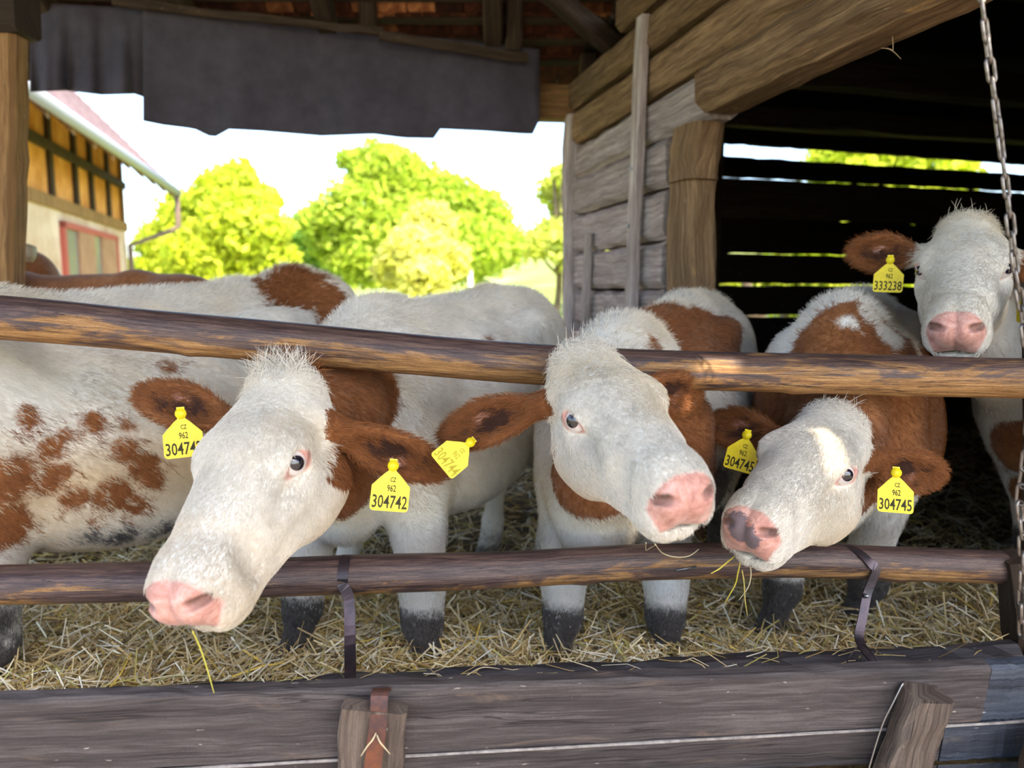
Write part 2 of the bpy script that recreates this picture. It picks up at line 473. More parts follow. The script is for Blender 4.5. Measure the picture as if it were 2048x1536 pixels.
# ---- log wall between the yard bay and the dark room (receding to the left)
DW = np.array([-.2415, .970, 0]); NWL = np.array([-.970, -.2415, 0])
def WP(Y, z, off=0.0):
    x = .815 - .249 * (Y - 3.34)
    return np.array([x, Y, z]) + NWL * off
wall = empty('wall_right', (0, 0, 0), kind='structure')
zs = [.15, .42, .66, .90, 1.15, 1.38, 1.62, 1.86, 2.10, 2.33, 2.58]
heads = [2.10, 2.33, 2.58, 2.80]
for i in range(8):
    z0, z1 = zs[i], zs[i + 1]
    loft('log', WP(5.05 + R_.uniform(-.02, .06), (z0 + z1) / 2, -.07 + R_.uniform(-.008, .012)), WP(3.66 + R_.uniform(-.02, .03), (z0 + z1) / 2 + R_.uniform(-.01, .01), -.07), (0, 0, 1), (z1 - z0) - R_.uniform(.008, .022), .15, M['log_grey'], wall, seg=14, jit=.007, bev=.03, seed=20 + i)
hz = [(2.085, 2.30), (2.31, 2.52), (2.53, 2.72), (2.73, 2.92)]
for i, (z0, z1) in enumerate(hz):
    yend = [.9, .7, .6, .5][i]
    yfar = [5.12, 5.08, 5.10, 4.2][i]
    if i == 0:
        loft('log', WP(yfar, (z0 + z1) / 2, -.07), WP(3.30, (z0 + z1) / 2, -.07), (0, 0, 1), z1 - z0 - .012, .15, M['log_grey'], wall, seg=12, jit=.010, bev=.03, seed=40)
        # the lowest header is a heavier timber with a worn edge and a chamfered end at the door post
        loft('header_beam', WP(3.28, 2.21, -.04), WP(yend, 2.19, -.04), (0, 0, 1), .20, .22, M['log_brown'], wall, seg=26, jit=.006, bev=.045, seed=41)
    else:
        loft('log', WP(yfar, (z0 + z1) / 2, -.07 + .012 * i), WP(yend, (z0 + z1) / 2, -.07 + .012 * i), (0, 0, 1), z1 - z0 - .014, .16, M['log_brown'], wall, seg=26, jit=.006, bev=.028, seed=41 + i)
# door post with its short corbel, corner log ends
loft('door_post', WP(3.52, .15, -.06), WP(3.50, 1.92, -.06), NWL, .15, .25, M['log_brown'], wall, seg=14, jit=.010, bev=.03, seed=61)
loft('corbel', WP(3.47, 2.10, -.045), WP(3.48, 1.86, -.045), NWL, .17, .27, M['log_brown'], wall, seg=5, jit=.012, bev=.04, seed=62, w1=.165, h1=.25)
loft('corner_post', WP(5.02, .15, -.03), WP(5.04, 2.50, -.03), NWL, .15, .13, M['log_grey'], wall, seg=12, jit=.010, bev=.025, seed=63)
# nailed vertical boards
def nailed(name, a, b, w, th, seed, mat='log_grey', nails=()):
    o = loft(name, a, b, DW, w, th, M[mat], wall, seg=14, jit=.004, bev=.006, seed=seed)
    for k, q in enumerate(nails):
        q = np.array(q)
        tube('nail', [q, q + NWL * .012], .009, M['bolt'], o, n=8)
    return o
bo = nailed('nailed_board', WP(3.86, 2.70, .045), WP(3.98, .55, .05), .085, .045, 71, nails=[WP(3.90, 1.98, .068), WP(3.93, 1.70, .070)])
nailed('nailed_board', WP(4.62, 1.72, .035), WP(4.72, .45, .04), .07, .035, 72)

# ---- back wall of the dark room: horizontal boards with gaps
B0 = np.array([.45, 5.15, 0]); DB = vn([1, .32, 0])
wb = empty('wall_back', kind='structure')
rows = [(.15, .62), (.615, .92), (.915, 1.185), (1.196, 1.41), (1.432, 1.642), (1.656, 1.90), (1.898, 2.178), (2.190, 2.33), (2.41, 2.70), (2.695, 2.95)]
for i, (a, b) in enumerate(rows):
    z = (a + b) / 2
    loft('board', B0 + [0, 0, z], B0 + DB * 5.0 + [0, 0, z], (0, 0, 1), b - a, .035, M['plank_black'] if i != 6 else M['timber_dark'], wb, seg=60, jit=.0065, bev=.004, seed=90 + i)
for i, s in enumerate((.05, .72, 1.02, 4.65)):
    loft('stud', B0 + DB * s + [0, -.06, .15], B0 + DB * s + [0, -.06, 2.9], DB, .10, .08, M['timber_dark'], wb, seg=6, jit=.006, bev=.01, seed=110 + i)
wsr = empty('wall_far_right', kind='structure')
for i in range(9):
    z = .3 + i * .31
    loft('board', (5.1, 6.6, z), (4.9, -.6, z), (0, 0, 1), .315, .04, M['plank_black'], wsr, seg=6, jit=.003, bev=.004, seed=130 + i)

# ---- added unseen boards right of the end post, keeping daylight out of the room
wfr = empty('light_block_wall', kind='structure')
for i in range(10):
    z = .12 + i * .285
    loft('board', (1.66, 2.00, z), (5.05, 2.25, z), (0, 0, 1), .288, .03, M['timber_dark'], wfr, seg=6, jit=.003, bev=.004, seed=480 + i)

# ---- low ceiling of the dark room with cross beams
ce = empty('ceiling', kind='structure')
for i in range(17):
    y = -.3 + i * .42
    xa = .815 - .249 * (y - 3.34) + .02
    loft('ceiling_board', (max(xa, -.2) + .08, y, 2.93), (5.3, y + .1, 2.93), (0, 1, 0), .43, .03, M['plank_black'], ce, seg=3, jit=.002, bev=.004, seed=150 + i)
for i, (y, z, w, h) in enumerate(((1.9, 2.80, .16, .18), (3.2, 2.78, .16, .2), (4.25, 2.62, .16, .16), (4.95, 2.55, .15, .13))):
    x0 = .815 - .249 * (y - 3.34) + .12
    loft('cross_beam', (x0, y, z), (5.0, y + (5.0 - x0) * .26, z - .02), (0, 1, 0), w, h, M['timber_dark'], ce, seg=10, jit=.012, bev=.02, seed=170 + i)

# ---- roof over the yard bay: rafters, battens, clay tiles near the eave, boards above
roof = empty('roof', kind='structure')
EY, EZ, SL = 5.16, 2.858, .62          # eave line and slope (rises toward the yard)
RIDGE_Y = 2.0
def RP(x, y, off=0.0):
    n = np.array([0, SL, 1]) / math.hypot(1, SL)
    return np.array([x, y, EZ + (EY - y) * SL]) + n * off
for i, x in enumerate((-4.3, -3.55, -2.75, -1.95, -1.12, -.12, .66)):
    loft('rafter', RP(x, EY + .02, -.10), RP(x, RIDGE_Y, -.10), (1, 0, 0), .11, .14, M['timber_dark'], roof, seg=8, jit=.007, bev=.015, seed=190 + i)
ny = 6
for j in range(ny):
    y = EY - .02 - j * .135
    loft('batten', RP(-4.6, y, -.005), RP(1.2, y, -.005), (0, 1, -SL), .045, .028, M['timber_dark'], roof, seg=12, jit=.004, bev=.005, seed=210 + j)
def tile_mesh():
    w, L, th = .165, .30, .014
    pr = [(-w / 2, 0), (w / 2, 0), (w / 2, -L + .06)] + [(w / 2 * math.cos(a), -L + .06 - .06 * math.sin(a)) for a in np.linspace(.3, math.pi - .3, 7)] + [(-w / 2, -L + .06)]
    n = len(pr)
    V = [(x, y, 0) for x, y in pr] + [(x, y, th) for x, y in pr]
    # hanging nib at the top
    Fc = [tuple(range(n - 1, -1, -1)), tuple(range(n, 2 * n))] + [(k, (k + 1) % n, n + (k + 1) % n, n + k) for k in range(n)]
    b = len(V); V += [(x, y, z) for z in (-.02, 0) for x, y in ((-.02, -.03), (.02, -.03), (.02, -.01), (-.02, -.01))]
    Fc += [(b, b + 3, b + 2, b + 1)] + [(b + k, b + (k + 1) % 4, b + 4 + (k + 1) % 4, b + 4 + k) for k in range(4)]
    me = bpy.data.meshes.new('roof_tile'); me.from_pydata(V, [], Fc); me.materials.append(M['tile']); return me
tm = tile_mesh()
th = math.atan(SL)
for j in range(ny):
    for i in range(24):
        x = -3.05 + i * .172 + (.086 if j % 2 else 0)
        if x > 1.05: continue
        o = bpy.data.objects.new('roof_tile', tm); COL.objects.link(o); o.parent = roof
        y = EY - .02 - j * .135
        p = RP(x, y - .03, .012 + R_.uniform(0, .006))
        o.location = p
        # local -y runs down the slope
        o.rotation_euler = (math.pi - 0 + 0, 0, 0) if False else (-th + .05 + R_.uniform(-.01, .01), 0, math.pi + R_.uniform(-.03, .03))
        o.rotation_euler = (th * 1.0 - .04, R_.uniform(-.02, .02), math.pi + R_.uniform(-.03, .03))
for j in range(12):
    y0 = EY + .16 - j * .31; 
    loft('roof_board', RP(-5.2, y0 - .15, .085), RP(1.6, y0 - .15, .085), (0, 1, -SL), .40, .02, M['timber_dark'], roof, seg=2, jit=.002, bev=.003, seed=230 + j)
# unseen front slope past the camera, extended to keep sun off the cattle
def FP(x, y, off=0.0):
    zr = EZ + (EY - RIDGE_Y) * SL
    return np.array([x, y, zr - (RIDGE_Y - y) * .50 + off])
FRONT_Y = -1.1
nb = 24
# gaps added in the front roof boards, each aimed to sunlight a chosen spot
def sun_gap(px, py, Y, w_):
    q = np.array(P(px, py, Y)); d = -np.array(SUN_DIR)
    zr = EZ + (EY - RIDGE_Y) * SL      # plane z = zr - (RIDGE_Y - y) * .5
    t_ = (zr - (RIDGE_Y - q[1]) * .5 - q[2]) / (d[2] - d[1] * .5)
    h_ = q + d * t_
    return (h_[0], h_[1], w_)
HOLES = [sun_gap(1645, 812, 1.86, .12), sun_gap(1632, 885, 1.72, .05), sun_gap(1430, 735, 1.80, .10), sun_gap(1925, 1325, 1.76, .16), sun_gap(2046, 600, 2.05, .05), sun_gap(1640, 120, 2.6, .10)]
for j in range(nb):
    y = RIDGE_Y - (j + .5) * (RIDGE_Y - FRONT_Y) / nb
    hw = (RIDGE_Y - FRONT_Y) / nb / 2
    cuts = sorted((hx - w_ / 2, hx + w_ / 2) for hx, hy, w_ in HOLES if abs(hy - y) <= hw)
    x0 = -5.2
    for ca, cb in cuts + [(5.4, 5.4)]:
        if ca > x0 + .02:
            loft('roof_board', FP(x0, y), FP(ca, y), (0, 1, .5), hw * 2.12 + .004, .022, M['timber_dark'], roof, seg=1, jit=.0, bev=.003, seed=250 + j)  # unseen boards, added for shade
        x0 = max(x0, cb)
# wall plate at the back, the warm light on it put into its orange wood colour, and a diagonal brace
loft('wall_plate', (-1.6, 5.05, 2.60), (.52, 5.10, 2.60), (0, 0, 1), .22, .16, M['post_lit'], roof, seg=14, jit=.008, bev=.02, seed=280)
loft('brace', P(1085, -30, 4.5), P(1255, 120, 4.75), (0, 0, 1), .12, .09, M['timber_dark'], roof, seg=6, jit=.008, bev=.012, seed=281)
loft('king_post', P(1032, -40, 4.72), P(1026, 98, 4.85), (1, 0, 0), .10, .09, M['timber_dark'], roof, seg=5, jit=.006, bev=.012, seed=282)
loft('king_post', P(735, -60, 4.72), P(735, 60, 4.85), (1, 0, 0), .10, .09, M['timber_dark'], roof, seg=5, jit=.006, bev=.012, seed=283)

# ---- left post of the bay
lp = empty('bay_post', P(12, 640, 3.6), 'tall brown timber post at the far left edge of the bay', 'post')
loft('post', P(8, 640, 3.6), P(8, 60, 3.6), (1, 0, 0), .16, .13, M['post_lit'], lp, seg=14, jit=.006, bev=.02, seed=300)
loft('post_cap', P(-40, 20, 3.6), P(56, 24, 3.6), (0, 0, 1), .22, .2, M['timber_dark'], lp, seg=4, jit=.006, bev=.02, seed=301)

# ---- black tarpaulin in three sheets with a batten
def sheet(name, px0, px1, top, bot, Y0, Y1, label, seed):
    rg = np.random.default_rng(seed)
    nx, nz = 60, 24
    V = []; UV = []
    ph = rg.uniform(0, 6, 5)
    for j in range(nz + 1):
        for i in range(nx + 1):
            t = i / nx; s = j / nz
            px = px0 + (px1 - px0) * t
            yt = np.interp(t, [p[0] for p in top], [p[1] for p in top]); yb = np.interp(t, [p[0] for p in bot], [p[1] for p in bot])
            Y = Y0 + (Y1 - Y0) * t + .035 * s * math.sin(t * 21 + ph[0]) + .02 * math.sin(t * 9 + s * 3 + ph[1]) + .012 * s * math.sin(t * 47 + ph[2]) - .05 * s
            p = P(px, yt + (yb - yt) * s, Y)
            V.append(p)
    Fc = []
    m = nx + 1
    for j in range(nz):
        for i in range(nx): Fc.append((j * m + i, j * m + i + 1, (j + 1) * m + i + 1, (j + 1) * m + i))
    o = mesh_obj(name, V, Fc, M['tarp'], smooth=True)
    mo = o.modifiers.new('thick', 'SOLIDIFY'); mo.thickness = .006
    tag(o, label, 'tarpaulin', 'black tarpaulins hung under the eave')
    return o
sheet('tarpaulin', 60, 292, [(0, 5), (1, 18)], [(0, 184), (.3, 181), (.62, 190), (.9, 188), (1, 196)], 4.62, 4.66, 'shorter black tarpaulin hanging at the left under the eave', 3)
big = [(0, 242), (.05, 250), (.13, 258), (.165, 272), (.195, 274), (.205, 258), (.30, 262), (.45, 272), (.58, 268), (.66, 276), (.735, 277), (.75, 258), (.86, 262), (.96, 268), (.985, 268), (1, 240)]
sheet('tarpaulin', 286, 1079, [(0, 15), (1, 98)], big, 4.60, 4.90, 'wide black tarpaulin with a ragged lower hem hanging across the opening', 4)
bt = loft('tarp_batten', P(225, 2, 4.53), P(768, 66, 4.66), (0, 0, 1), .045, .03, M['timber_dark'], None, seg=12, jit=.006, bev=.006, seed=310)
tag(bt, 'long brown wooden batten pinning the black tarpaulin, left of the joint', 'batten')
bt = loft('tarp_batten', P(758, 72, 4.64), P(1056, 116, 4.80), (0, 0, 1), .055, .03, M['timber_dark'], None, seg=8, jit=.006, bev=.006, seed=311)
tag(bt, 'short brown wooden batten pinning the right end of the tarpaulin', 'batten')

# ---- pale log fence rail at the far left
fl = empty('log_rail', P(30, 500, 3.9), 'pale peeled log rail end resting on a short post at far left', 'rail')
tube('log', [P(-90, 490, 3.9), P(0, 495, 3.9), P(66, 508, 3.92)], [.052, .052, .044], M['pale_log'], fl, n=14, jit=.06, seed=5, sub=4)
loft('post', P(24, 514, 3.95), P(24, 640, 3.95), (1, 0, 0), .09, .09, M['post_lit'], fl, seg=4, jit=.004, bev=.02, seed=312)

# ================================================================== OUTSIDE
# ---- farmhouse, side wall receding, low eave
hs = empty('farmhouse', (-7.5, 12, 0), 'old farmhouse with timber and plaster wall, tiled roof and gutter', 'building')
HD = vn([-.249, 1, 0]); HN = np.array([HD[1], -HD[0], 0])      # along the wall, and out of it (towards the right)
HB = np.array([-8.1, 16.0, 0])                                  # far corner foot
def HW(s, z, off=0.0):                                            # s metres nearer than the far corner
    return HB - HD * s + HN * off + np.array([0, 0, z])
def box8(name, pts, mat, parent):
    Fc = [(0, 1, 2, 3), (7, 6, 5, 4), (0, 4, 5, 1), (1, 5, 6, 2), (2, 6, 7, 3), (3, 7, 4, 0)]
    V = np.array(pts, float)
    UV = V[:, :2]
    return mesh_obj(name, V, Fc, mat, parent, UV)
def hbox(name, s0, s1, z0, z1, o0, o1, mat, parent=hs):
    return box8(name, [HW(s0, z0, o0), HW(s1, z0, o0), HW(s1, z0, o1), HW(s0, z0, o1), HW(s0, z1, o0), HW(s1, z1, o0), HW(s1, z1, o1), HW(s0, z1, o1)], mat, parent)
lo = hbox('plaster_wall', 0, 9, 0, 2.75, -5, 0, M['plaster'])
up = hbox('timber_wall', 0, 9, 2.75, 4.5, -5, -.03, M['infill'])
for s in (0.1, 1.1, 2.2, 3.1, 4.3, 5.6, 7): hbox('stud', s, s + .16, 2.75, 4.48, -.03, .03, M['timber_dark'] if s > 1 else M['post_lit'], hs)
hbox('sill_beam', 0, 9, 2.66, 2.84, -.05, .05, M['post_lit'])
hbox('sill_beam', 0, 9, 3.52, 3.66, -.03, .06, M['timber_dark'])
# window
wf = hbox('window', 1.0, 4.1, 1.1, 2.42, -.02, .03, M['glassy'])
for a, b, c, d in ((.93, 1.03, 1.0, 2.5), (4.05, 4.17, 1.0, 2.5), (.93, 4.17, 2.40, 2.5), (.93, 4.17, 1.0, 1.1)):
    hbox('window_frame', a, b, c, d, -.02, .07, M['window_red'])
for a, b in ((1.08, 2.05), (2.5, 3.4)): hbox('shutter', a, b, 1.1, 2.4, .03, .06, M['shutter'])
# roof: low slope rising away from the eave, tile courses
ez, eo = 3.62, .92
def HRp(s, u, lift=0.0):      # u metres up the slope from the eave
    return HW(s, ez + u * math.sin(.80) + lift, eo - u * math.cos(.80))
U = 4.6
box8('roof_deck', [HRp(-.55, 0, -.10), HRp(8.6, 0, -.10), HRp(8.6, U, -.10), HRp(-.55, U, -.10), HRp(-.55, 0), HRp(8.6, 0), HRp(8.6, U), HRp(-.55, U)], M['shutter'], hs)
for k in range(18):
    u = k * .25
    box8('tile_course', [HRp(-.6, u, .015), HRp(8.6, u, .015), HRp(8.6, u + .3, -.01), HRp(-.6, u + .3, -.01), HRp(-.6, u, .055), HRp(8.6, u, .055), HRp(8.6, u + .3, .02), HRp(-.6, u + .3, .02)], M['tile_far'], hs)
for k in range(10):
    s = -.3 + k * .95
    box8('rafter_tail', [HRp(s, 0, -.22), HRp(s + .12, 0, -.22), HRp(s + .12, 1.3, -.22), HRp(s, 1.3, -.22), HRp(s, 0, -.1), HRp(s + .12, 0, -.1), HRp(s + .12, 1.3, -.1), HRp(s, 1.3, -.1)], M['post_lit'], hs)
tube('gutter', [HRp(-.62, -.05, -.02), HRp(8.6, -.05, -.02)], .085, M['gutter'], hs, n=12)
tube('downpipe', [HRp(-.45, -.05, -.1), HRp(-.45, -.05, -.75), HRp(-.42, .1, -.95), HW(.15, ez - 1.25, .1), HW(.15, .2, .1)], .055, M['dark_pipe'], hs, n=10)

# ---- trees
LEAF = []
def tree(x, y, blobs, label, group, n, base, seed, leaf=.13, trunk=.16):
    rg = np.random.default_rng(seed)
    z0 = float((y - 9) * .055 + np.clip((x + 6) * .11, -1, 6) * min((y - 9) / 14, 1.2))
    root = empty('tree', (x, y, z0), label, 'tree', group)
    zt = max(b[2] for b in blobs)
    tube('trunk', [(x, y, z0 - .2), (x + .1, y, z0 + (zt - z0) * .3), (x - .05, y, zt)], [trunk, trunk * .8, trunk * .35], M['trunk'], root, n=10, sub=4)
    for b in blobs[:6]:
        tube('branch', [(x + .05, y, z0 + (zt - z0) * .3), ((x + b[0]) / 2, (y + b[1]) / 2, (z0 + b[2]) / 2 + .4), (b[0], b[1], b[2])], [trunk * .45, trunk * .3, trunk * .12], M['trunk'], root, n=7, sub=3)
    tot = sum(b[3] ** 2 for b in blobs)
    V = []; C = []
    for (bx, by, bz, br) in blobs:
        k = int(n * br * br / tot)
        d = rg.normal(size=(k, 3)); d /= np.linalg.norm(d, axis=1)[:, None]
        rr = br * rg.uniform(.35, 1, k) ** .5 * (.8 + .45 * rg.random(k))
        c = np.array([bx, by, bz]) + d * rr[:, None] * [1, .9, .85]
        s = leaf * rg.uniform(.6, 1.3, k)
        A = rg.normal(size=(k, 3)); A /= np.linalg.norm(A, axis=1)[:, None]
        B = np.cross(A, rg.normal(size=(k, 3))); B /= np.linalg.norm(B, axis=1)[:, None]
        q = np.stack([c - A * s[:, None], c + B * s[:, None] * .5, c + A * s[:, None], c - B * s[:, None] * .5], 1)
        V.append(q.reshape(-1, 3))
        cc = np.array(base) * rg.uniform(.7, 1.35, (k, 1)) * np.array([1, 1, 1]) + rg.normal(size=(k, 3)) * .012
        C.append(np.repeat(np.clip(cc, .01, 1), 4, axis=0))
    V = np.concatenate(V); C = np.concatenate(C)
    Fc = np.arange(len(V)).reshape(-1, 4)
    o = mesh_obj('foliage', V, Fc, M['leaf'], root)
    color_attr(o.data, 'hcol', C)
    tag(o, kind='stuff')
def blobs_px(lst, Y, seed):
    rg = np.random.default_rng(seed); out = []
    for px, py, r in lst:
        p = P(px, py, Y + rg.uniform(-.8, .8)); out.append((p.x, p.y, p.z, r / FPX * Y))
    return out
YT = 19
tree(P(440, 560, YT).x, YT, blobs_px([(450, 390, 62), (390, 440, 70), (490, 450, 75), (330, 490, 55), (420, 520, 85), (530, 520, 62), (310, 560, 60), (480, 350, 30), (520, 400, 38)], YT, 1),
     'round leafy green tree standing nearest the farmhouse corner', 'leafy trees beyond the barn', 15000, (.58, .66, .06), 1)
tree(P(800, 560, 21).x, 21, blobs_px([(760, 340, 62), (700, 320, 25), (820, 390, 80), (720, 420, 70), (900, 400, 60), (960, 430, 60), (830, 480, 90), (930, 500, 75), (740, 500, 80), (1000, 490, 55), (680, 480, 60), (640, 440, 40), (800, 320, 30)], 21, 2),
     'tallest broad leafy tree in the middle of the opening', 'leafy trees beyond the barn', 22000, (.48, .60, .07), 2)
tree(P(620, 560, 24).x, 24, blobs_px([(620, 470, 55), (600, 530, 60), (660, 530, 60), (570, 560, 50)], 24, 3),
     'low dark green bush-like tree between the two larger trees', 'leafy trees beyond the barn', 7000, (.30, .50, .08), 3)
tree(P(850, 560, 16).x, 16, blobs_px([(860, 450, 50), (830, 510, 60), (890, 520, 50), (850, 560, 45), (790, 540, 40)], 16, 4),
     'pale yellow-green young tree in front of the tallest tree', 'leafy trees beyond the barn', 6000, (.72, .72, .20), 4, trunk=.10)
tree(P(1110, 560, 17).x, 17, blobs_px([(1105, 380, 30), (1150, 420, 50), (1110, 470, 42), (1075, 490, 30), (1160, 490, 60), (1125, 345, 20), (1200, 380, 60)], 17, 5),
     'sparse light green tree beside the log wall corner', 'leafy trees beyond the barn', 3800, (.62, .68, .14), 5, trunk=.09)
tree(P(1750, 560, 15).x, 15, blobs_px([(1700, 330, 80), (1850, 340, 90), (1780, 420, 90), (1620, 470, 80), (1900, 450, 80)], 15, 6),
     'bright leafy tree seen through the slot of the dark back wall', 'leafy trees beyond the barn', 8000, (.58, .66, .06), 6)
tree(P(1500, 560, 9.5).x, 9.5, blobs_px([(1380, 560, 60), (1460, 580, 60), (1560, 570, 60), (1650, 590, 60), (1750, 560, 60)], 9.5, 7),
     'low hedge-like shrub seen through the gaps of the dark back wall', 'leafy trees beyond the barn', 6000, (.6, .66, .08), 7)
fp = loft('field_post', P(941, 575, 17), P(939, 540, 17), (1, 0, 0), .12, .12, M['white_post'], None, seg=2, jit=.002, bev=.02, seed=330)
tag(fp, 'small white post standing on the bright grassy slope', 'post')
# ================================================================== CATTLE
# a cow is one surface: a signed distance field of her anatomy, polygonised on a grid that is finer around the head
def smin(a, b, k):
    h = np.clip(.5 + .5 * (b - a) / k, 0, 1)
    return b + (a - b) * h - k * h * (1 - h)
def smax(a, b, k): return -smin(-a, -b, k)
def ell(p, c, r):
    x, y, z = (p[0] - c[0]) / r[0], (p[1] - c[1]) / r[1], (p[2] - c[2]) / r[2]
    k0 = np.sqrt(x * x + y * y + z * z) + 1e-9
    k1 = np.sqrt((x / r[0]) ** 2 + (y / r[1]) ** 2 + (z / r[2]) ** 2) + 1e-9
    return k0 * (k0 - 1) / k1
def cap(p, a, b, ra, rb, sq=None):
    ba = [b[i] - a[i] for i in range(3)]; L2 = sum(v * v for v in ba)
    q = [p[i] - a[i] for i in range(3)]
    h = np.clip((q[0] * ba[0] + q[1] * ba[1] + q[2] * ba[2]) / L2, 0, 1)
    d2 = 0
    for i in range(3):
        w = q[i] - ba[i] * h
        if sq: w = w / sq[i]
        d2 = d2 + w * w
    return np.sqrt(d2) - (ra + (rb - ra) * h)

EYE = (.192, .083, -.058)
def head_field(n, s, u):
    a = np.abs(s); p = (n, a, u)
    d = ell(p, (.10, 0, -.09), (.135, .092, .085))
    d = smin(d, ell(p, (.005, 0, -.045), (.058, .070, .055)), .05)
    d = smin(d, ell(p, (.13, 0, -.060), (.12, .094, .062)), .03)
    d = smin(d, cap(p, (.17, .028, -.075), (.39, .022, -.075), .066, .050), .05)
    d = smin(d, cap(p, (.20, 0, -.045), (.42, 0, -.048), .042, .034), .04)
    d = smin(d, ell(p, (.178, .080, -.044), (.048, .026, .026)), .022)
    d = smin(d, ell(p, (.14, .060, -.165), (.110, .040, .095)), .05)
    d = smin(d, cap(p, (.11, .050, -.215), (.37, .024, -.155), .042, .030), .05)
    d = smin(d, cap(p, (.20, .062, -.11), (.34, .040, -.105), .030, .022), .05)
    d = smin(d, ell(p, (.432, .018, -.080), (.060, .050, .064)), .03)
    d = smin(d, ell(p, (.460, .020, -.064), (.046, .036, .044)), .018)
    d = smin(d, ell(p, (.430, .043, -.114), (.050, .026, .036)), .022)
    d = smin(d, ell(p, (.405, .012, -.152), (.062, .042, .036)), .018)
    # mouth line, nostrils, eye opening, hollow above the nose
    d = smax(d, -ell(p, (.445, .03, -.136 ), (.078, .075, .0055)), .007)
    d = smax(d, -cap(p, (.503, .030, -.044), (.474, .053, -.054), .0105, .0080), .004)
    d = smax(d, -cap(p, (.488, .054, -.056), (.480, .060, -.076), .0058, .0035), .003)
    e = EYE
    q1 = (a - e[1]) * .80 + (u - e[2]) * .50 + (n - e[0]) * .33; q2 = -(a - e[1]) * .53 + (u - e[2]) * .85 + .12 * (n - e[0])
    nn_ = (n - e[0]) - .30 * (a - e[1])
    d = smin(d, ell((nn_, q1, q2), (0, .006, 0), (.035, .022, .027)), .012)
    d = smax(d, -ell((nn_, q1, q2), (0, .030, -.001), (.0240, .020, .0145)), .004)
    d = smax(d, -ell(p, (.250, .104, -.080), (.055, .026, .020)), .03)
    d = smin(d, cap(p, (.235, .070, -.105), (.335, .052, -.100), .012, .008), .03)
    d = smax(d, -ell(p, (.105, .118, -.095), (.045, .024, .030)), .03)
    d = smax(d, -ell(p, (.375, .078, -.085), (.030, .020, .045)), .03)
    return d

def ear_field(X, Y, Z, base, ax, wd, pn, L, W):
    qx, qy, qz = X - base[0], Y - base[1], Z - base[2]
    ea = qx * ax[0] + qy * ax[1] + qz * ax[2]
    ew = qx * wd[0] + qy * wd[1] + qz * wd[2]
    ep = qx * pn[0] + qy * pn[1] + qz * pn[2]
    t = np.clip(ea / L, 0, 1)
    f = .50 + .62 * np.sin(np.clip(t * 1.25, 0, 1) * 1.9)          # broadens towards two thirds
    curl = 3.4 * ew * ew - .02 * t
    p = (ea, ew / f, ep - curl)
    d = ell(p, (L * .52, 0, 0), (L * .52, W * .5, .019))
    # cupped inside, facing +pn
    d2 = ell((ea, ew / f, ep - curl), (L * .50, 0, .017), (L * .40, W * .36, .018))
    return smax(d, -d2, .008)

def poly_grid(xs, ys, zs, D):
    nx, ny, nz = D.shape
    I = D < 0
    c = I[:-1, :-1, :-1].astype(np.int8)
    for dx in (0, 1):
        for dy in (0, 1):
            for dz in (0, 1):
                if dx + dy + dz: c = c + I[dx:nx - 1 + dx, dy:ny - 1 + dy, dz:nz - 1 + dz]
    act = (c > 0) & (c < 8)
    ci = np.argwhere(act)
    idx = -np.ones(act.shape, dtype=np.int64); idx[act] = np.arange(len(ci))
    acc = np.zeros((len(ci), 3)); cnt = np.zeros(len(ci))
    i, j, k = ci.T
    G = (xs, ys, zs)
    for ax in range(3):
        o1, o2 = [a for a in range(3) if a != ax]
        for u in (0, 1):
            for v in (0, 1):
                o = np.zeros(3, int); o[o1] = u; o[o2] = v
                e = o.copy(); e[ax] = 1
                A = D[i + o[0], j + o[1], k + o[2]]; B = D[i + e[0], j + e[1], k + e[2]]
                m = (A < 0) != (B < 0)
                t = np.where(m, A / np.where(m, A - B, 1), 0)
                pos = np.stack([G[0][i + o[0]], G[1][j + o[1]], G[2][k + o[2]]], 1)
                g = G[ax]; kk = (i, j, k)[ax]
                pos[:, ax] = g[kk] + (g[kk + 1] - g[kk]) * t
                acc += pos * m[:, None]; cnt += m
    V = acc / cnt[:, None]
    F = []
    for ax in range(3):
        sl0 = [slice(None)] * 3; sl1 = [slice(None)] * 3
        sl0[ax] = slice(0, -1); sl1[ax] = slice(1, None)
        o1, o2 = [a for a in range(3) if a != ax]
        for a in (o1, o2):
            sl0[a] = slice(1, -1); sl1[a] = slice(1, -1)
        A = I[tuple(sl0)]; B = I[tuple(sl1)]
        m = np.argwhere(A != B)
        sgn = A[tuple(m.T)]
        m = m.copy(); m[:, o1] += 1; m[:, o2] += 1
        def cell(d1, d2):
            q = m.copy(); q[:, o1] -= d1; q[:, o2] -= d2
            return idx[q[:, 0], q[:, 1], q[:, 2]]
        Q = np.stack([cell(1, 1), cell(0, 1), cell(0, 0), cell(1, 0)], 1)
        flip = sgn if ax != 1 else ~sgn
        Q[~flip] = Q[~flip][:, ::-1]
        F.append(Q)
    return V, np.concatenate(F)

def axis_coords(lo, hi, flo, fhi, hc, hf):
    out = []
    flo = max(flo, lo); fhi = min(fhi, hi)
    if flo > lo: out.append(np.linspace(lo, flo, max(2, int((flo - lo) / hc) + 1))[:-1])
    out.append(np.linspace(flo, fhi, max(2, int((fhi - flo) / hf) + 1)))
    if fhi < hi: out.append(np.linspace(fhi, hi, max(2, int((hi - fhi) / hc) + 1))[1:])
    return np.concatenate(out)

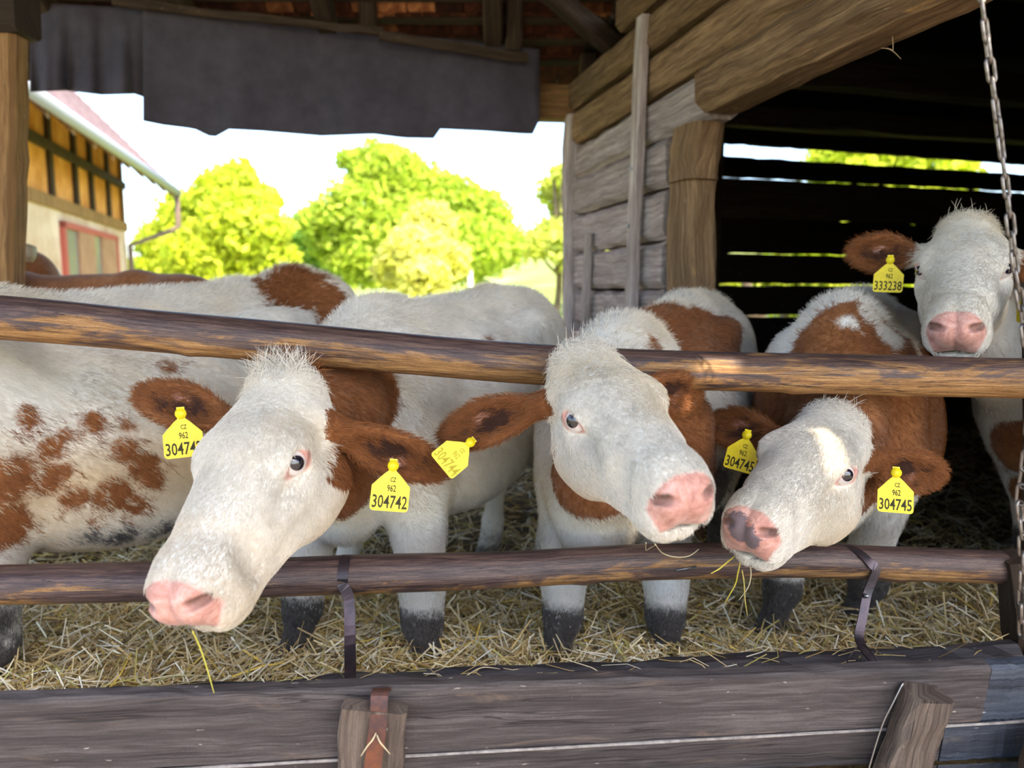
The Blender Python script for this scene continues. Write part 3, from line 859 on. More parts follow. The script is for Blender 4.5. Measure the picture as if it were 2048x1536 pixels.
TAG_POLY = [(-.5, -.5), (.5, -.5), (.5, .12), (.20, .42), (.10, .50), (.10, .80), (-.10, .80), (-.10, .50), (-.20, .42), (-.5, .12)]
def text_mesh(txt, size, mat, parent, mtx):
    cu = bpy.data.curves.new('lettering', 'FONT'); cu.body = txt; cu.size = size
    cu.align_x = 'CENTER'; cu.align_y = 'CENTER'; cu.resolution_u = 2; cu.extrude = .0002
    cu.offset = size * .012
    tmp = bpy.data.objects.new('tmp', cu); COL.objects.link(tmp)
    me = bpy.data.meshes.new_from_object(tmp.evaluated_get(bpy.context.evaluated_depsgraph_get()))
    bpy.data.objects.remove(tmp)
    me.name = 'lettering'; me.materials.clear(); me.materials.append(mat)
    for v in me.vertices: v.co.x *= .66
    o = bpy.data.objects.new('lettering', me); COL.objects.link(o)
    o.parent = parent; o.matrix_local = mtx
    return o

def ear_tag(root, c, w, roll, yaw, pitch, number, small='962', ink=None, label=None, curve=0.0):
    """plastic ear tag centred on the printed plate; +z of the tag faces the viewer"""
    r = 0.10
    pts = []
    h = 1.05
    for (x, y) in TAG_POLY: pts.append((x * w, (y * h + (0 if y < .2 else .0)) * w))
    # round the two lower corners
    q = []
    for k, (x, y) in enumerate(pts):
        if k in (0, 1):
            s = -1 if k == 0 else 1; rr = .10 * w
            seq = [(s * (.5 * w - rr) + s * rr * math.cos(a), -.5 * h * w + rr - rr * math.sin(a)) for a in np.linspace(0, math.pi / 2, 5)]
            q += seq if k == 0 else seq[::-1]
        else: q.append((x, y))
    n = len(q); t = .0022
    V = [(x, y, -t / 2) for x, y in q] + [(x, y, t / 2) for x, y in q]
    Fc = [tuple(range(n - 1, -1, -1)), tuple(range(n, 2 * n))] + [(k, (k + 1) % n, n + (k + 1) % n, n + k) for k in range(n)]
    o = mesh_obj('ear_tag', V, Fc, M['tag_yellow'], None, [(v[0], v[1]) for v in V])
    cdir = (Vector((0, 0, CAMZ)) - Vector(c)).normalized()
    X = Vector((0, 0, 1)).cross(cdir).normalized(); Yv = cdir.cross(X)
    B = Matrix((X, Yv, cdir)).transposed()
    Rr = B @ Matrix.Rotation(yaw, 3, 'Y') @ Matrix.Rotation(pitch, 3, 'X') @ Matrix.Rotation(roll, 3, 'Z')
    o.matrix_world = Matrix.Translation(Vector(c)) @ Rr.to_4x4()
    mw = o.matrix_world.copy()
    o.parent = root; o.matrix_local = Matrix.Translation(-root.location) @ mw
    tube('stud', [Vector((0, .66 * w, -.004)), Vector((0, .66 * w, .005))], .011 * w / .075, M['tag_yellow'], None, n=14)
    st = bpy.data.objects[-1] if False else [ob for ob in COL.objects if ob.name.startswith('stud')][-1]
    st.name = 'tag_stud'; st.parent = o; st.location = (0, 0, 0)
    z = t / 2 + .0003
    ink = ink or M['tag_ink']
    if number:
        text_mesh(number, w * .47, ink, o, Matrix.Translation((0, -.30 * w, z)))
        text_mesh(small, w * .24, ink, o, Matrix.Translation((0.02 * w, .06 * w, z)))
        text_mesh('CZ', w * .17, ink, o, Matrix.Translation((.04 * w, .29 * w, z)))
    return o

def make_cow(name, label, cfg):
    group = cfg.get('group')
    f0 = np.array(cfg['front'], float); r0 = np.array(cfg['rump'], float)      # xy of the shoulders and of the rump
    d2 = vn(f0 - r0); sc = cfg.get('scale', 1.0)
    blen = np.linalg.norm(f0 - r0) / (.92 * sc)
    mid = r0 + (f0 - r0) * (.5 / .92)
    side = np.array([-d2[1], d2[0]])      # cow's left
    zf = cfg.get('zf', FLOOR - .04); tilt = cfg.get('tilt', 0.0)
    root = empty(name, (mid[0], mid[1], zf), label, 'cow', group)
    def W(b, s, z):
        xy = mid + d2 * b * sc * blen + side * s * sc
        return np.array([xy[0], xy[1], zf + z * sc + tilt * b])
    def loc(X, Y, Z):
        bx = ((X - mid[0]) * d2[0] + (Y - mid[1]) * d2[1]) / (sc * blen)
        s = ((X - mid[0]) * side[0] + (Y - mid[1]) * side[1]) / sc
        return bx, s, (Z - zf - tilt * bx) / sc
    Rm = np.array(cfg['R']); ho = np.array(cfg['o'], float); hs_ = cfg.get('hs', 1.05)
    n_, s_, u_ = Rm[:, 0], Rm[:, 1], Rm[:, 2]
    n_ = vn(n_); s_ = vn(s_ - n_ * (n_ @ s_)); u_ = np.cross(n_, s_)
    def H(n, s, u): return ho + hs_ * (n_ * n + s_ * s + u_ * u)
    def hloc(X, Y, Z):
        q = (X - ho[0], Y - ho[1], Z - ho[2])
        return [(q[0] * v[0] + q[1] * v[1] + q[2] * v[2]) / hs_ for v in (n_, s_, u_)]
    ears = []
    for (sg, tip, W_, tw) in cfg.get('ears', []):
        base = H(.062, sg * .080, -.085); tip = np.array(tip, float)
        ax = vn(tip - base); L = np.linalg.norm(tip - base)
        toc = vn(np.array([0, 0, CAMZ]) - base) ; toc = vn(toc - ax * (toc @ ax))
        up = np.cross(ax, toc)
        pn = vn(toc * math.cos(tw) + up * math.sin(tw)); wd = np.cross(pn, ax)
        ears.append((base, ax, wd, pn, L, W_, sg))
    # body pieces in world coordinates: (a, b, ra, rb, k) and ellipsoids in body coordinates
    fat = cfg.get('fat', 1.0)
    prim = []
    def E(c, r, k=.06): prim.append(('e', c, r, k))
    def C(a, b, ra, rb, k=.05): prim.append(('c', a, b, ra, rb, k))
    E((-.02, 0, .80), (.56, .29 * fat, .33), .01)
    E((.40, 0, .92), (.24, .17 * fat, .27), .10)
    for sg in (-1, 1):
        E((.43, sg * .15 * fat, .84), (.15, .095, .25), .07)
        E((-.47, sg * .13 * fat, .78), (.20, .13, .30), .08)
        E((-.32, sg * .17 * fat, 1.06), (.12, .05, .05), .11)
        E((.10, sg * .17 * fat, .68), (.30, .12, .17), .10)
    E((-.54, 0, .98), (.20, .19 * fat, .19), .09)
    E((.56, 0, .70), (.14, .13, .21), .09)
    E((.0, 0, .62), (.42, .20 * fat, .16), .10)
    C((.42, 0, 1.10), (-.30, 0, 1.115), .065, .075, .10)
    C((-.30, 0, 1.115), (-.62, 0, 1.08), .075, .07, .08)
    E((.42, 0, 1.08), (.15, .07, .10), .08)
    lw = []
    def CW(a, b, ra, rb, k=.03, tgt=lw): tgt.append((np.array(a, float), np.array(b, float), ra * sc, rb * sc, k))
    fl = cfg.get('front_feet', {}); hl = cfg.get('hind_feet', {})
    feet = []
    for sg in (-1, 1):
        top = W(.43, sg * .145 * fat, .70)
        kx = fl.get(sg)
        knee = W(.45, sg * .135 * fat, .37) if kx is None else np.array([kx[0], kx[1], zf + cfg.get('knee', .28) * sc])
        foot = W(.46, sg * .130 * fat, .06) if kx is None else np.array([kx[2], kx[3], zf + .06 * sc])
        el = top * .45 + knee * .55
        CW(top, knee + [0, 0, .08], .105, .064, .05)
        CW(knee + [0, 0, .06], knee - [0, 0, .04], .066, .062, .03)
        fet = knee + (foot - knee) * .72
        CW(knee - [0, 0, .03], fet, .047, .040, .025)
        CW(fet, fet + (foot - fet) * .4, .048, .044, .02)
        CW(foot + [0, 0, .04], foot + np.array([d2[0] * .03, d2[1] * .03, -.03]), .046, .055, .02)
        feet.append(knee)
        th = W(-.48, sg * .15 * fat, .62)
        hk = W(-.64, sg * .14 * fat, .44) if hl.get(sg) is None else np.array([*hl[sg][:2], zf + .44 * sc])
        ft = W(-.56, sg * .135 * fat, .06) if hl.get(sg) is None else np.array([*hl[sg][2:], zf + .06 * sc])
        CW(th, hk + [0, 0, .05], .13, .058, .07)
        CW(hk + [0, 0, .05], hk - [0, 0, .05], .060, .048, .03)
        fet = hk + (ft - hk) * .75
        CW(hk - [0, 0, .04], fet, .043, .040, .025)
        CW(fet, fet + (ft - fet) * .5, .049, .045, .02)
        CW(ft + [0, 0, .04], ft + np.array([d2[0] * .03, d2[1] * .03, -.03]), .046, .055, .02)
    CW(W(-.70, 0, 1.05), W(-.78, .0, .85), .035, .022, .03)
    CW(W(-.78, 0, .85), W(-.77, .0, .45), .022, .016, .02)
    # neck: crest and throat lines from the trunk into the back of the skull
    nk = []
    a0 = W(.46, 0, .96); a1 = H(.02, 0, -.10); midc = (a0 + a1) / 2 + np.array(cfg.get('neck_up', (0, 0, -.03)))
    CW(a0, midc, .15, .115, .09, nk); CW(midc, a1, .115, .075, .06, nk)
    b0 = W(.54, 0, .74); b1 = H(.07, 0, -.17); mb = (b0 + b1) / 2 + np.array(cfg.get('neck_dn', (0, 0, -.05)))
    CW(b0, mb, .13, .10, .09, nk); CW(mb, b1, .10, .055, .06, nk)
    for ex in cfg.get('extra', []): nk.append((np.array(ex[0], float), np.array(ex[1], float), ex[2], ex[3], ex[4]))
    def field(X, Y, Z):
        X, Y, Z = np.broadcast_arrays(X, Y, Z)
        bx, bs, bz = loc(X, Y, Z)
        D = np.full(X.shape, 9.0)
        for q in prim:
            if q[0] == 'e': d = ell((bx * blen, bs, bz), (q[1][0] * blen, q[1][1], q[1][2]), (q[2][0] * blen, q[2][1], q[2][2])) * sc
            else: d = cap((bx, bs, bz), q[1], q[2], q[3], q[4]) * sc
            D = smin(D, d, q[-1])
        for (a, b, ra, rb, k) in lw + nk:
            D = smin(D, cap((X, Y, Z), a, b, ra, rb), k)
        m = ((X - hc[0]) ** 2 + (Y - hc[1]) ** 2 + (Z - hc[2]) ** 2) < .50 ** 2
        if m.any():
            x, y, z = X[m], Y[m], Z[m]
            hd = head_field(*hloc(x, y, z))
            dm = smin(D[m], hd, .035)
            # keep the carved eye, nostril and mouth open where only the head is near
            for (base, ax, wd, pn, L, W_, sg) in ears:
                st = cap((x, y, z), base - ax * .02, base + ax * .06, .036 * hs_, .020 * hs_)
                dm = smin(dm, st, .03)
                dm = smin(dm, ear_field(x, y, z, base + ax * .015, ax, wd, pn, L - .015, W_), .018)
            D[m] = dm
        return D
    hc = H(.20, 0, -.09)
    allp = [W(-.85, -.45, 0), W(-.85, .45, 1.3), W(.8, -.4, 0), W(.8, .4, 1.3), W(-.85, .45, 0), W(-.85, -.45, 1.3), W(.8, .4, 0), W(.8, -.4, 1.3), hc - .34, hc + .34] + [t[0] + t[1] * (t[4] + .04) for t in ears] + [np.array(k) for k in feet]
    lo = np.min(allp, 0) - .05; hi = np.max(allp, 0) + .05
    lo[2] = max(lo[2], zf - .12)
    fine = cfg.get('fine', .0095); coarse = cfg.get('coarse', .026)
    ep = [H(-.05, 0, .05), H(.52, 0, -.1), H(.2, .13, -.25), H(.2, -.13, -.25), H(.2, 0, -.25)] + [t[0] + t[1] * (t[4] + .02) for t in ears] + [t[0] + t[1] * .1 + t[2] * .07 * s for t in ears for s in (-1, 1)]
    flo = np.min(ep, 0) - .03; fhi = np.max(ep, 0) + .03
    xs, ys, zs = [axis_coords(lo[i], hi[i], flo[i], fhi[i], coarse, fine) for i in range(3)]
    D = field(xs[:, None, None], ys[None, :, None], zs[None, None, :])
    V, Q = poly_grid(xs, ys, zs, D)
    def project(V, it=2, lim=.012):
        for _ in range(it):
            x, y, z = V.T
            d = field(x, y, z); e = 8e-4
            g = np.stack([field(x + e, y, z) - d, field(x, y + e, z) - d, field(x, y, z + e) - d], 1) / e
            g2 = (g * g).sum(1)
            st = np.clip(-d / np.maximum(g2, .25), -lim, lim)
            V = V + g * st[:, None]
        return V
    V = project(V, 2, .008)
    # refine the head faces once
    if cfg.get('refine', True):
        cen = V[Q].mean(1); hn, hsd, hu = hloc(cen[:, 0], cen[:, 1], cen[:, 2])
        sel = (hn > .10) & (hn < .54) & (np.abs(hsd) < .15) & (hu > -.24) & (hu < .06)
        fs = Q[sel]; rest = Q[~sel]
        E_ = np.concatenate([np.sort(fs[:, [a, (a + 1) % 4]], 1) for a in range(4)])
        key = E_[:, 0] * len(V) + E_[:, 1]
        uk, inv = np.unique(key, return_inverse=True)
        em = (V[uk // len(V)] + V[uk % len(V)]) / 2
        n0 = len(V); ne = len(uk); nf = len(fs)
        VV = np.concatenate([V, em, V[fs].mean(1)])
        eid = (n0 + inv).reshape(4, nf); fc = n0 + ne + np.arange(nf)
        new = [np.stack([fs[:, a], eid[a], fc, eid[(a + 3) % 4]], 1) for a in range(4)]
        pm = np.zeros(len(VV), bool); pm[np.unique(fs)] = True; pm[n0:] = True
        # boundary edges of unrefined faces get the mid vertex too (n-gons)
        lut = dict(zip(uk.tolist(), range(n0, n0 + ne)))
        used = np.zeros(n0, bool); used[np.unique(fs)] = True
        nearb = used[rest].sum(1) >= 2
        F = rest[~nearb].tolist()
        for f in rest[nearb].tolist():
            g = []
            for a in range(4):
                v0, v1 = f[a], f[(a + 1) % 4]
                g.append(v0)
                kk = min(v0, v1) * n0 + max(v0, v1)
                if kk in lut: g.append(lut[kk])
            F.append(g)
        F += np.concatenate(new).tolist()
        VV[pm] = project(VV[pm], 2, .005)
        V = VV
    else: F = Q.tolist()
    o = mesh_obj('body', V, F, M['coat'], root, smooth=True)
    # ---- coat masks
    hn, hsd, hu = hloc(*V.T)
    inhead = (np.abs(hsd) < .16) & (hn > -.06)
    def surf(px, py, Y):
        o_ = np.array([0, 0, CAMZ]); dr = vn(np.array(P(px, py, 2.0)) - o_)
        q = V - o_; t_ = q @ dr; off = np.linalg.norm(q - np.outer(t_, dr), axis=1)
        m_ = off < .03
        if not m_.any(): return np.array(P(px, py, Y))
        t2 = t_[m_]; t3 = t2[t2 > (Y or 0) * .98 - .38]
        return o_ + dr * (t3.min() if len(t3) else t2.min())
    def blobs(lst, default=-.5, pts=V):
        f = np.full(len(pts), default)
        for b in lst:
            if len(b) == 4: px, py, Y, r = b; c = surf(px, py, Y); dd = np.linalg.norm(pts - c, axis=1)
            else:
                px, py, Y, px2, py2, Y2, r = b
                dd = cap(pts.T, np.array(P(px, py, Y)), np.array(P(px2, py2, Y2)), 0, 0)
            f = np.maximum(f, r - dd) if r > 0 else np.minimum(f, dd + r)
        return f
    bx, bs, bz = loc(*V.T)
    brown = blobs(cfg.get('brown', []))
    nb = cfg.get('neck_brown')
    if nb:
        pc = H(-.06, 0, -.13); dd = np.linalg.norm(V - pc, axis=1)
        f = nb[0] - dd
        f = np.minimum(f, (V[:, 2] - nb[1]))
        brown = np.maximum(brown, f)
        for b in cfg.get('white', []):
            c = surf(*b[:3]); brown = np.minimum(brown, np.linalg.norm(V - c, axis=1) - b[3])
    if 'brown_fn' in cfg: brown = np.maximum(brown, cfg['brown_fn'](bx, bs, bz))
    # faces are white in front of the ears
    hd_only = head_field(hn, hsd, hu)
    face = (hn > .00) & (hd_only < .02) & (np.abs(hsd) < .125)
    brown = np.where((hd_only < .012) & (hn > -.04), np.minimum(brown, -.03 - .5 * (hn - .0)), brown)
    eard = np.full(len(V), -.5); deep = blobs(cfg.get('deep', [])); pink = np.full(len(V), -.5)
    for (base, ax, wd, pn, L, W_, sg) in ears:
        q = V - base
        ea = q @ ax; ew = q @ wd; epn = q @ pn
        near = (ea > .0) & (ea < L + .05) & (np.sqrt(ew ** 2 + epn ** 2) < .11)
        rr = np.where(near, np.minimum(ea - .045, .05), -.5)
        eard = np.maximum(eard, rr)
        inner = np.where(near & (ea < L * .9), .034 - np.sqrt((ew / 1.1) ** 2 + ((ea - L * .55) / 2.6) ** 2) , -.5)
        ndir = epn - 3.4 * ew ** 2 + .02 * np.clip(ea / L, 0, 1)
        inner = np.where(ndir > -.003, inner, -.5)
        deep = np.maximum(deep, inner * .9 + cfg.get('ear_deep', 0))
        epk = .013 - np.sqrt((ew + .012) ** 2 + ((ea - L * .62) / 2.0) ** 2)
        epk = np.where(near & (ndir > .0), epk, -.5); pink = np.maximum(pink, epk); deep = np.minimum(deep, np.where(epk > -.01, -epk, 9))
    brown = np.maximum(brown, eard)
    # pink muzzle and eyelids
    mz = np.minimum(np.minimum(hn - .462 + .25 * np.maximum(-.03 - hu, 0) - .16 * np.abs(hsd), hu + .128), .070 - np.abs(hsd) - .45 * np.maximum(-.07 - hu, 0))
    mz = np.minimum(mz, -.008 - hu)
    pink = np.maximum(pink, np.where(hd_only < .03, mz, -.5))
    for sg in (-1, 1):
        ed = np.sqrt(((hn - EYE[0] - .006) / 1.35) ** 2 + ((hu - EYE[2] + .002) / .85) ** 2 + ((hsd - sg * (EYE[1] + .02)) * .8) ** 2)
        pink = np.maximum(pink, .0285 - ed)
        td = np.sqrt(((hn - EYE[0] - .038) / 1.5) ** 2 + ((hu - EYE[2] + .014) / .7) ** 2 + ((hsd - sg * (EYE[1] + .012))) ** 2)
        pink = np.maximum(pink, .014 - td)
    # the nostril's inside is darker
    for sg in (-1, 1):
        nd = cap((hn, hsd * sg, hu), (.490, .038, -.046), (.474, .053, -.054), 0, 0)
        deep = np.maximum(deep, np.where(hd_only > -.2, .0118 - nd, -.5) * 2.5)
    md = np.abs(hu + .138 - 0 * hn); deep = np.maximum(deep, np.where((hn > .43) & (hn < .52), (.006 - md) * 3, -.5) - .006)
    slate = blobs(cfg.get('slate', []))
    dirt = blobs(cfg.get('dirt', []))
    for kz in feet:
        dk = .055 - np.abs(V[:, 2] - (kz[2] - .04)) 
        dd = np.linalg.norm(V[:, :2] - kz[:2] - d2 * .03, axis=1)
        dirt = np.maximum(dirt, np.where(dd < .09, np.minimum(.06 - np.sqrt((V[:, 2] - kz[2] + .05) ** 2 * .8 + dd ** 2 * .3), .02), -.5) * 1.6)
        dirt = np.maximum(dirt, np.where(dd < .14, (kz[2] - .015 - V[:, 2]) * .8, -.5))
    dirt = np.maximum(dirt, (.10 - bz) * .4)
    cream = np.clip(.75 - np.abs(bz - .72) * 3, 0, 1) * (np.abs(bs) > .1) * cfg.get('cream_k', .5) - .1
    cream = np.maximum(cream, np.where(hn > -.06, np.where(hd_only < .02, np.clip((-.13 - hu) * 6, 0, .6), 0), 0) - .1)
    for nme, arr in (('brown', brown), ('deep', deep), ('pink', pink), ('slate', slate), ('dirt', dirt), ('cream', cream)):
        float_attr(o.data, nme, arr)
    # ---- eyeballs
    for sg in (-1, 1):
        if sg not in cfg.get('eyes', (-1, 1)): continue
        c = H(EYE[0] + .001, sg * (EYE[1] + .005), EYE[2] + .001)
        rr = .0238 * hs_
        nu, nv = 24, 16; Vv = []; iris = []
        look = vn(np.array([0, 0, CAMZ]) - c) * .55 + s_ * sg * .75 + n_ * .3 + u_ * .2; look = vn(look)
        for j in range(nv + 1):
            for i in range(nu):
                th_ = math.pi * j / nv; ph_ = 2 * math.pi * i / nu
                dv = np.array([math.sin(th_) * math.cos(ph_), math.sin(th_) * math.sin(ph_), math.cos(th_)])
                Vv.append(c + dv * rr); ang = math.acos(np.clip(dv @ look, -1, 1)); iris.append(np.clip(.5 + (.60 - ang) * 1.5, 0, 1))
        Ff = [(j * nu + i, j * nu + (i + 1) % nu, (j + 1) * nu + (i + 1) % nu, (j + 1) * nu + i) for j in range(nv) for i in range(nu)]
        eo = mesh_obj('eye', Vv, Ff, M['eye'], root, smooth=True); float_attr(eo.data, 'iris', iris)
        eo['label'] = 'dark glossy eye with pink lids'
    for tg in cfg.get('tags', []): ear_tag(root, **tg)
    LANG = dict(bxyz=(bx, bs, bz), root=root, V=V, F=F, H=H, hloc=hloc, brown=brown, deep=deep, pink=pink, dirt=dirt, cream=cream, slate=slate, n=n_, s=s_, u=u_, ears=ears, d2=d2, W=W, o=o)
    hn_ = cfg.get('hair')
    if hn_: add_hair(LANG, hn_[0], hn_[1], cfg.get('seed', 5), hn_[2], rag=cfg.get('rag', 1.0), spikes=cfg.get('spikes', 22))
    return root

def coat_color(m, rg, noise, low, low2, rag=1.0):
    """pigment at surface samples from the interpolated masks"""
    n = len(noise); j = noise
    c = np.tile(np.array([.74, .69, .605]), (n, 1)) * rg.uniform(.80, 1.12, (n, 1)) * (.80 + .36 * low)[:, None]
    c = c * (1 - .30 * np.clip(low2 - .45, 0, 1)[:, None] * np.array([.25, .7, 1.5]))
    cr = np.clip((m['cream'] + j * 3) * 1.2, 0, 1)[:, None]
    c = c * (1 - cr) + np.array([.58, .44, .27]) * cr
    b = (m['brown'] + j * rag + rg.normal(size=n) * .004 * rag > 0)[:, None]
    bc = np.array([.215, .078, .024]) * rg.uniform(.6, 1.4, (n, 1))
    c = np.where(b, bc, c)
    c = np.where((m['deep'] + j > .01)[:, None], np.array([.06, .025, .015]), c)
    dj = m['dirt'] + j * 2.2 + rg.normal(size=n) * .010
    c = np.where((dj > 0)[:, None], np.array([.055, .047, .042]) * rg.uniform(.4, 2.4, (n, 1)) + .10 * (rg.random((n, 1)) < .25), c)
    return np.clip(c, 0, 1)

def add_hair(L, n_body, n_head, seed, tuft=900, blen=.020, rag=1.0, spikes=0):
    rg = np.random.default_rng(seed)
    V = L['V']
    F = np.array([f[:4] if len(f) > 4 else f for f in L['F']])
    a, b, c, d = (V[F[:, i]] for i in range(4))
    nr = np.cross(c - a, d - b); ar = np.linalg.norm(nr, axis=1) / 2 + 1e-12; nr = nr / (2 * ar[:, None])
    cen = (a + b + c + d) / 4
    hn, hs2, hu = L['hloc'](*cen.T)
    hd = head_field(hn, hs2, hu)
    isear = np.zeros(len(F), bool)
    for (base, ax, wd, pn, Ln, W_, sg) in L['ears']:
        q = cen - base; ea = q @ ax
        isear |= (ea > .02) & (ea < Ln + .05) & (np.linalg.norm(q - np.outer(ea, ax), axis=1) < .10)
    ishead = ((hd < .02) & (hn > -.05)) | isear
    vis = ((np.array([0, 0, CAMZ]) - cen) * nr).sum(1) / np.linalg.norm(cen - [0, 0, CAMZ], axis=1) > -.25
    pk = np.maximum(L['pink'], L['slate'])[F].mean(1) > -.001
    eyes = np.zeros(len(F), bool)
    for sg in (-1, 1):
        eyes |= ((hn - EYE[0]) ** 2 + (hs2 - sg * (EYE[1] + .018)) ** 2 + (hu - EYE[2]) ** 2) < .024 ** 2
    ok = vis & ~pk & ~eyes & (cen[:, 2] > .30)
    roots = []; dirs = []; lens = []; rads = []; cols = []; norms = []
    def sample(mask, n, lo, hi, comb, lift, rad, mess=.25, keepf=None):
        w = ar * mask
        if w.sum() <= 0 or n <= 0: return
        fi = rg.choice(len(F), n, p=w / w.sum())
        u, v = rg.random(n), rg.random(n)
        wt = np.stack([(1 - u) * (1 - v), u * (1 - v), u * v, (1 - u) * v], 1)
        p = (V[F[fi]] * wt[:, :, None]).sum(1); nn = nr[fi]
        cm = comb(p, nn) + rg.normal(size=(n, 3)) * mess
        cm = cm - nn * (cm * nn).sum(1)[:, None]; cm /= np.linalg.norm(cm, axis=1)[:, None] + 1e-9
        m = {k: (L[k][F[fi]] * wt).sum(1) for k in ('brown', 'deep', 'dirt', 'cream')}
        nz = (value_noise(p[:, 0] * 60 + 7, p[:, 2] * 60 + p[:, 1] * 40, 5) - .5) * .030 + rg.normal(size=n) * .003
        lo1 = value_noise(p[:, 0] * 14 + 3, p[:, 2] * 9 + p[:, 1] * 8, 8) * .6 + value_noise(p[:, 0] * 45, p[:, 2] * 28 + p[:, 1] * 30, 9) * .4
        lo2 = value_noise(p[:, 0] * 7 + 13, p[:, 2] * 7 + p[:, 1] * 5, 18)
        col = coat_color(m, rg, nz, lo1, lo2, rag)
        roots.append(p); norms.append(nn); dirs.append(cm * (1 - lift) + nn * lift); lens.append(rg.uniform(lo, hi, n)); rads.append(np.full(n, rad)); cols.append(col)
    nv, uv_, d2, H = L['n'], L['u'], L['d2'], L['H']
    back = np.array([-d2[0], -d2[1], -.9])
    headc = H(.10, 0, -.02)
    def hcomb(p, nn):
        q = p - headc          # whorl on the forehead
        return q / (np.linalg.norm(q, axis=1)[:, None] + .05) * .8 + nv * .35
    low_ = cen[:, 2] < .62
    sample(ok & ~ishead & ~low_, n_body, blen * .6, blen * 1.3, lambda p, nn: np.tile(back, (len(p), 1)), .22, .00042, .35)
    sample(ok & ~ishead & low_, int(n_body * .25), .006, .011, lambda p, nn: np.tile(np.array([0, 0, -1.]), (len(p), 1)), .15, .00038, .25)
    sample(ok & ishead & ~isear, n_head, .007, .014, hcomb, .20, .00034, .25)
    sample(isear, int(n_head * .30), .012, .024, lambda p, nn: nn * .4 + (p - headc) / np.linalg.norm(p - headc, axis=1)[:, None], .30, .00036, .3)
    # poll tuft and shaggy withers
    pt = (np.abs(hs2) < .075) & (hn < .035) & (hn > -.07) & (hd < .02) & (hu > -.075)
    sample(pt, int(tuft * .9), .016, .034, lambda p, nn: (p - H(.05, 0, -.06)) * 9 + nv * .10, .28, .00036, .35)
    if spikes: sample(pt & (np.abs(hs2) < .05) & (hn < .01), spikes, .030, .062, lambda p, nn: (p - H(.03, 0, -.05)) * 6 + uv_ * .5, .55, .00050, .5)
    bx = L['bxyz']
    bxc, bsc, bzc = bx[0][F].mean(1), bx[1][F].mean(1), bx[2][F].mean(1)
    sp = ok & ~ishead & (np.abs(bsc) < .12) & (bzc > 1.05) & (bxc > -.62)
    sample(sp, int(n_body * .10), .014, .030, lambda p, nn: np.tile(back * [1, 1, .3], (len(p), 1)), .55, .00042, .5)
    Rt = np.concatenate(roots); Dr = np.concatenate(dirs); Ln = np.concatenate(lens)[:, None]; Rd = np.concatenate(rads); Cc = np.concatenate(cols); Nn = np.concatenate(norms)
    n = len(Rt); Dr /= np.linalg.norm(Dr, axis=1)[:, None]
    P0 = Rt - Nn * .001; P1 = Rt + Dr * Ln * .35 + Nn * Ln * .06; P2 = Rt + Dr * Ln * .7 + Nn * Ln * .05; P3 = Rt + Dr * Ln - Nn * Ln * .02
    pos = np.stack([P0, P1, P2, P3], 1).reshape(-1, 3)
    hc = bpy.data.hair_curves.new('fur')
    hc.add_curves([4] * n)
    hc.attributes['position'].data.foreach_set('vector', pos.astype(np.float32).ravel())
    ra = hc.attributes.get('radius') or hc.attributes.new('radius', 'FLOAT', 'POINT')
    ra.data.foreach_set('value', (Rd[:, None] * np.array([1, .9, .65, .2])[None]).astype(np.float32).ravel())
    ca = hc.attributes.new('hcol', 'FLOAT_COLOR', 'CURVE')
    cc = np.ones((n, 4), dtype=np.float32); cc[:, :3] = Cc; ca.data.foreach_set('color', cc.ravel())
    hc.materials.append(M['hair'])
    o = bpy.data.objects.new('fur', hc); COL.objects.link(o); o.parent = L['root']; o.location = -L['root'].location
    o['kind'] = 'stuff'
    return o

def rot_fix(R, yaw=0, pitch=0, roll=0):
    """small extra turns of the head about world z, its own side axis and its own nose axis (degrees)"""
    Mx = Matrix(R)
    n, s = Vector(Mx.col[0]), Vector(Mx.col[1])
    Mx = Matrix.Rotation(math.radians(yaw), 3, 'Z') @ Matrix.Rotation(math.radians(pitch), 3, s) @ Matrix.Rotation(math.radians(roll), 3, n) @ Mx
    return [list(r) for r in Mx]

R1 = [[-0.095, 0.9945, -0.0443], [-0.8124, -0.1032, -0.5738], [-0.5753, -0.0185, 0.8178]]
R2 = [[0.2814, 0.9588, -0.0391], [-0.8865, 0.2442, -0.393], [-0.3673, 0.1453, 0.9187]]
R3 = [[-0.6492, 0.7511, -0.1199], [-0.6984, -0.6512, -0.297], [-0.3011, -0.109, 0.9473]]
R4 = [[-0.4593, 0.8442, -0.2764], [-0.7289, -0.536, -0.4259], [-0.5077, 0.0059, 0.8615]]
HERD = 'cream and chestnut cattle at the feed rails'
T = lambda c, w, roll=0, yaw=0, pitch=0, number=None, **k: dict(c=tuple(c), w=w, roll=math.radians(roll), yaw=math.radians(yaw), pitch=math.radians(pitch), number=number, **k)

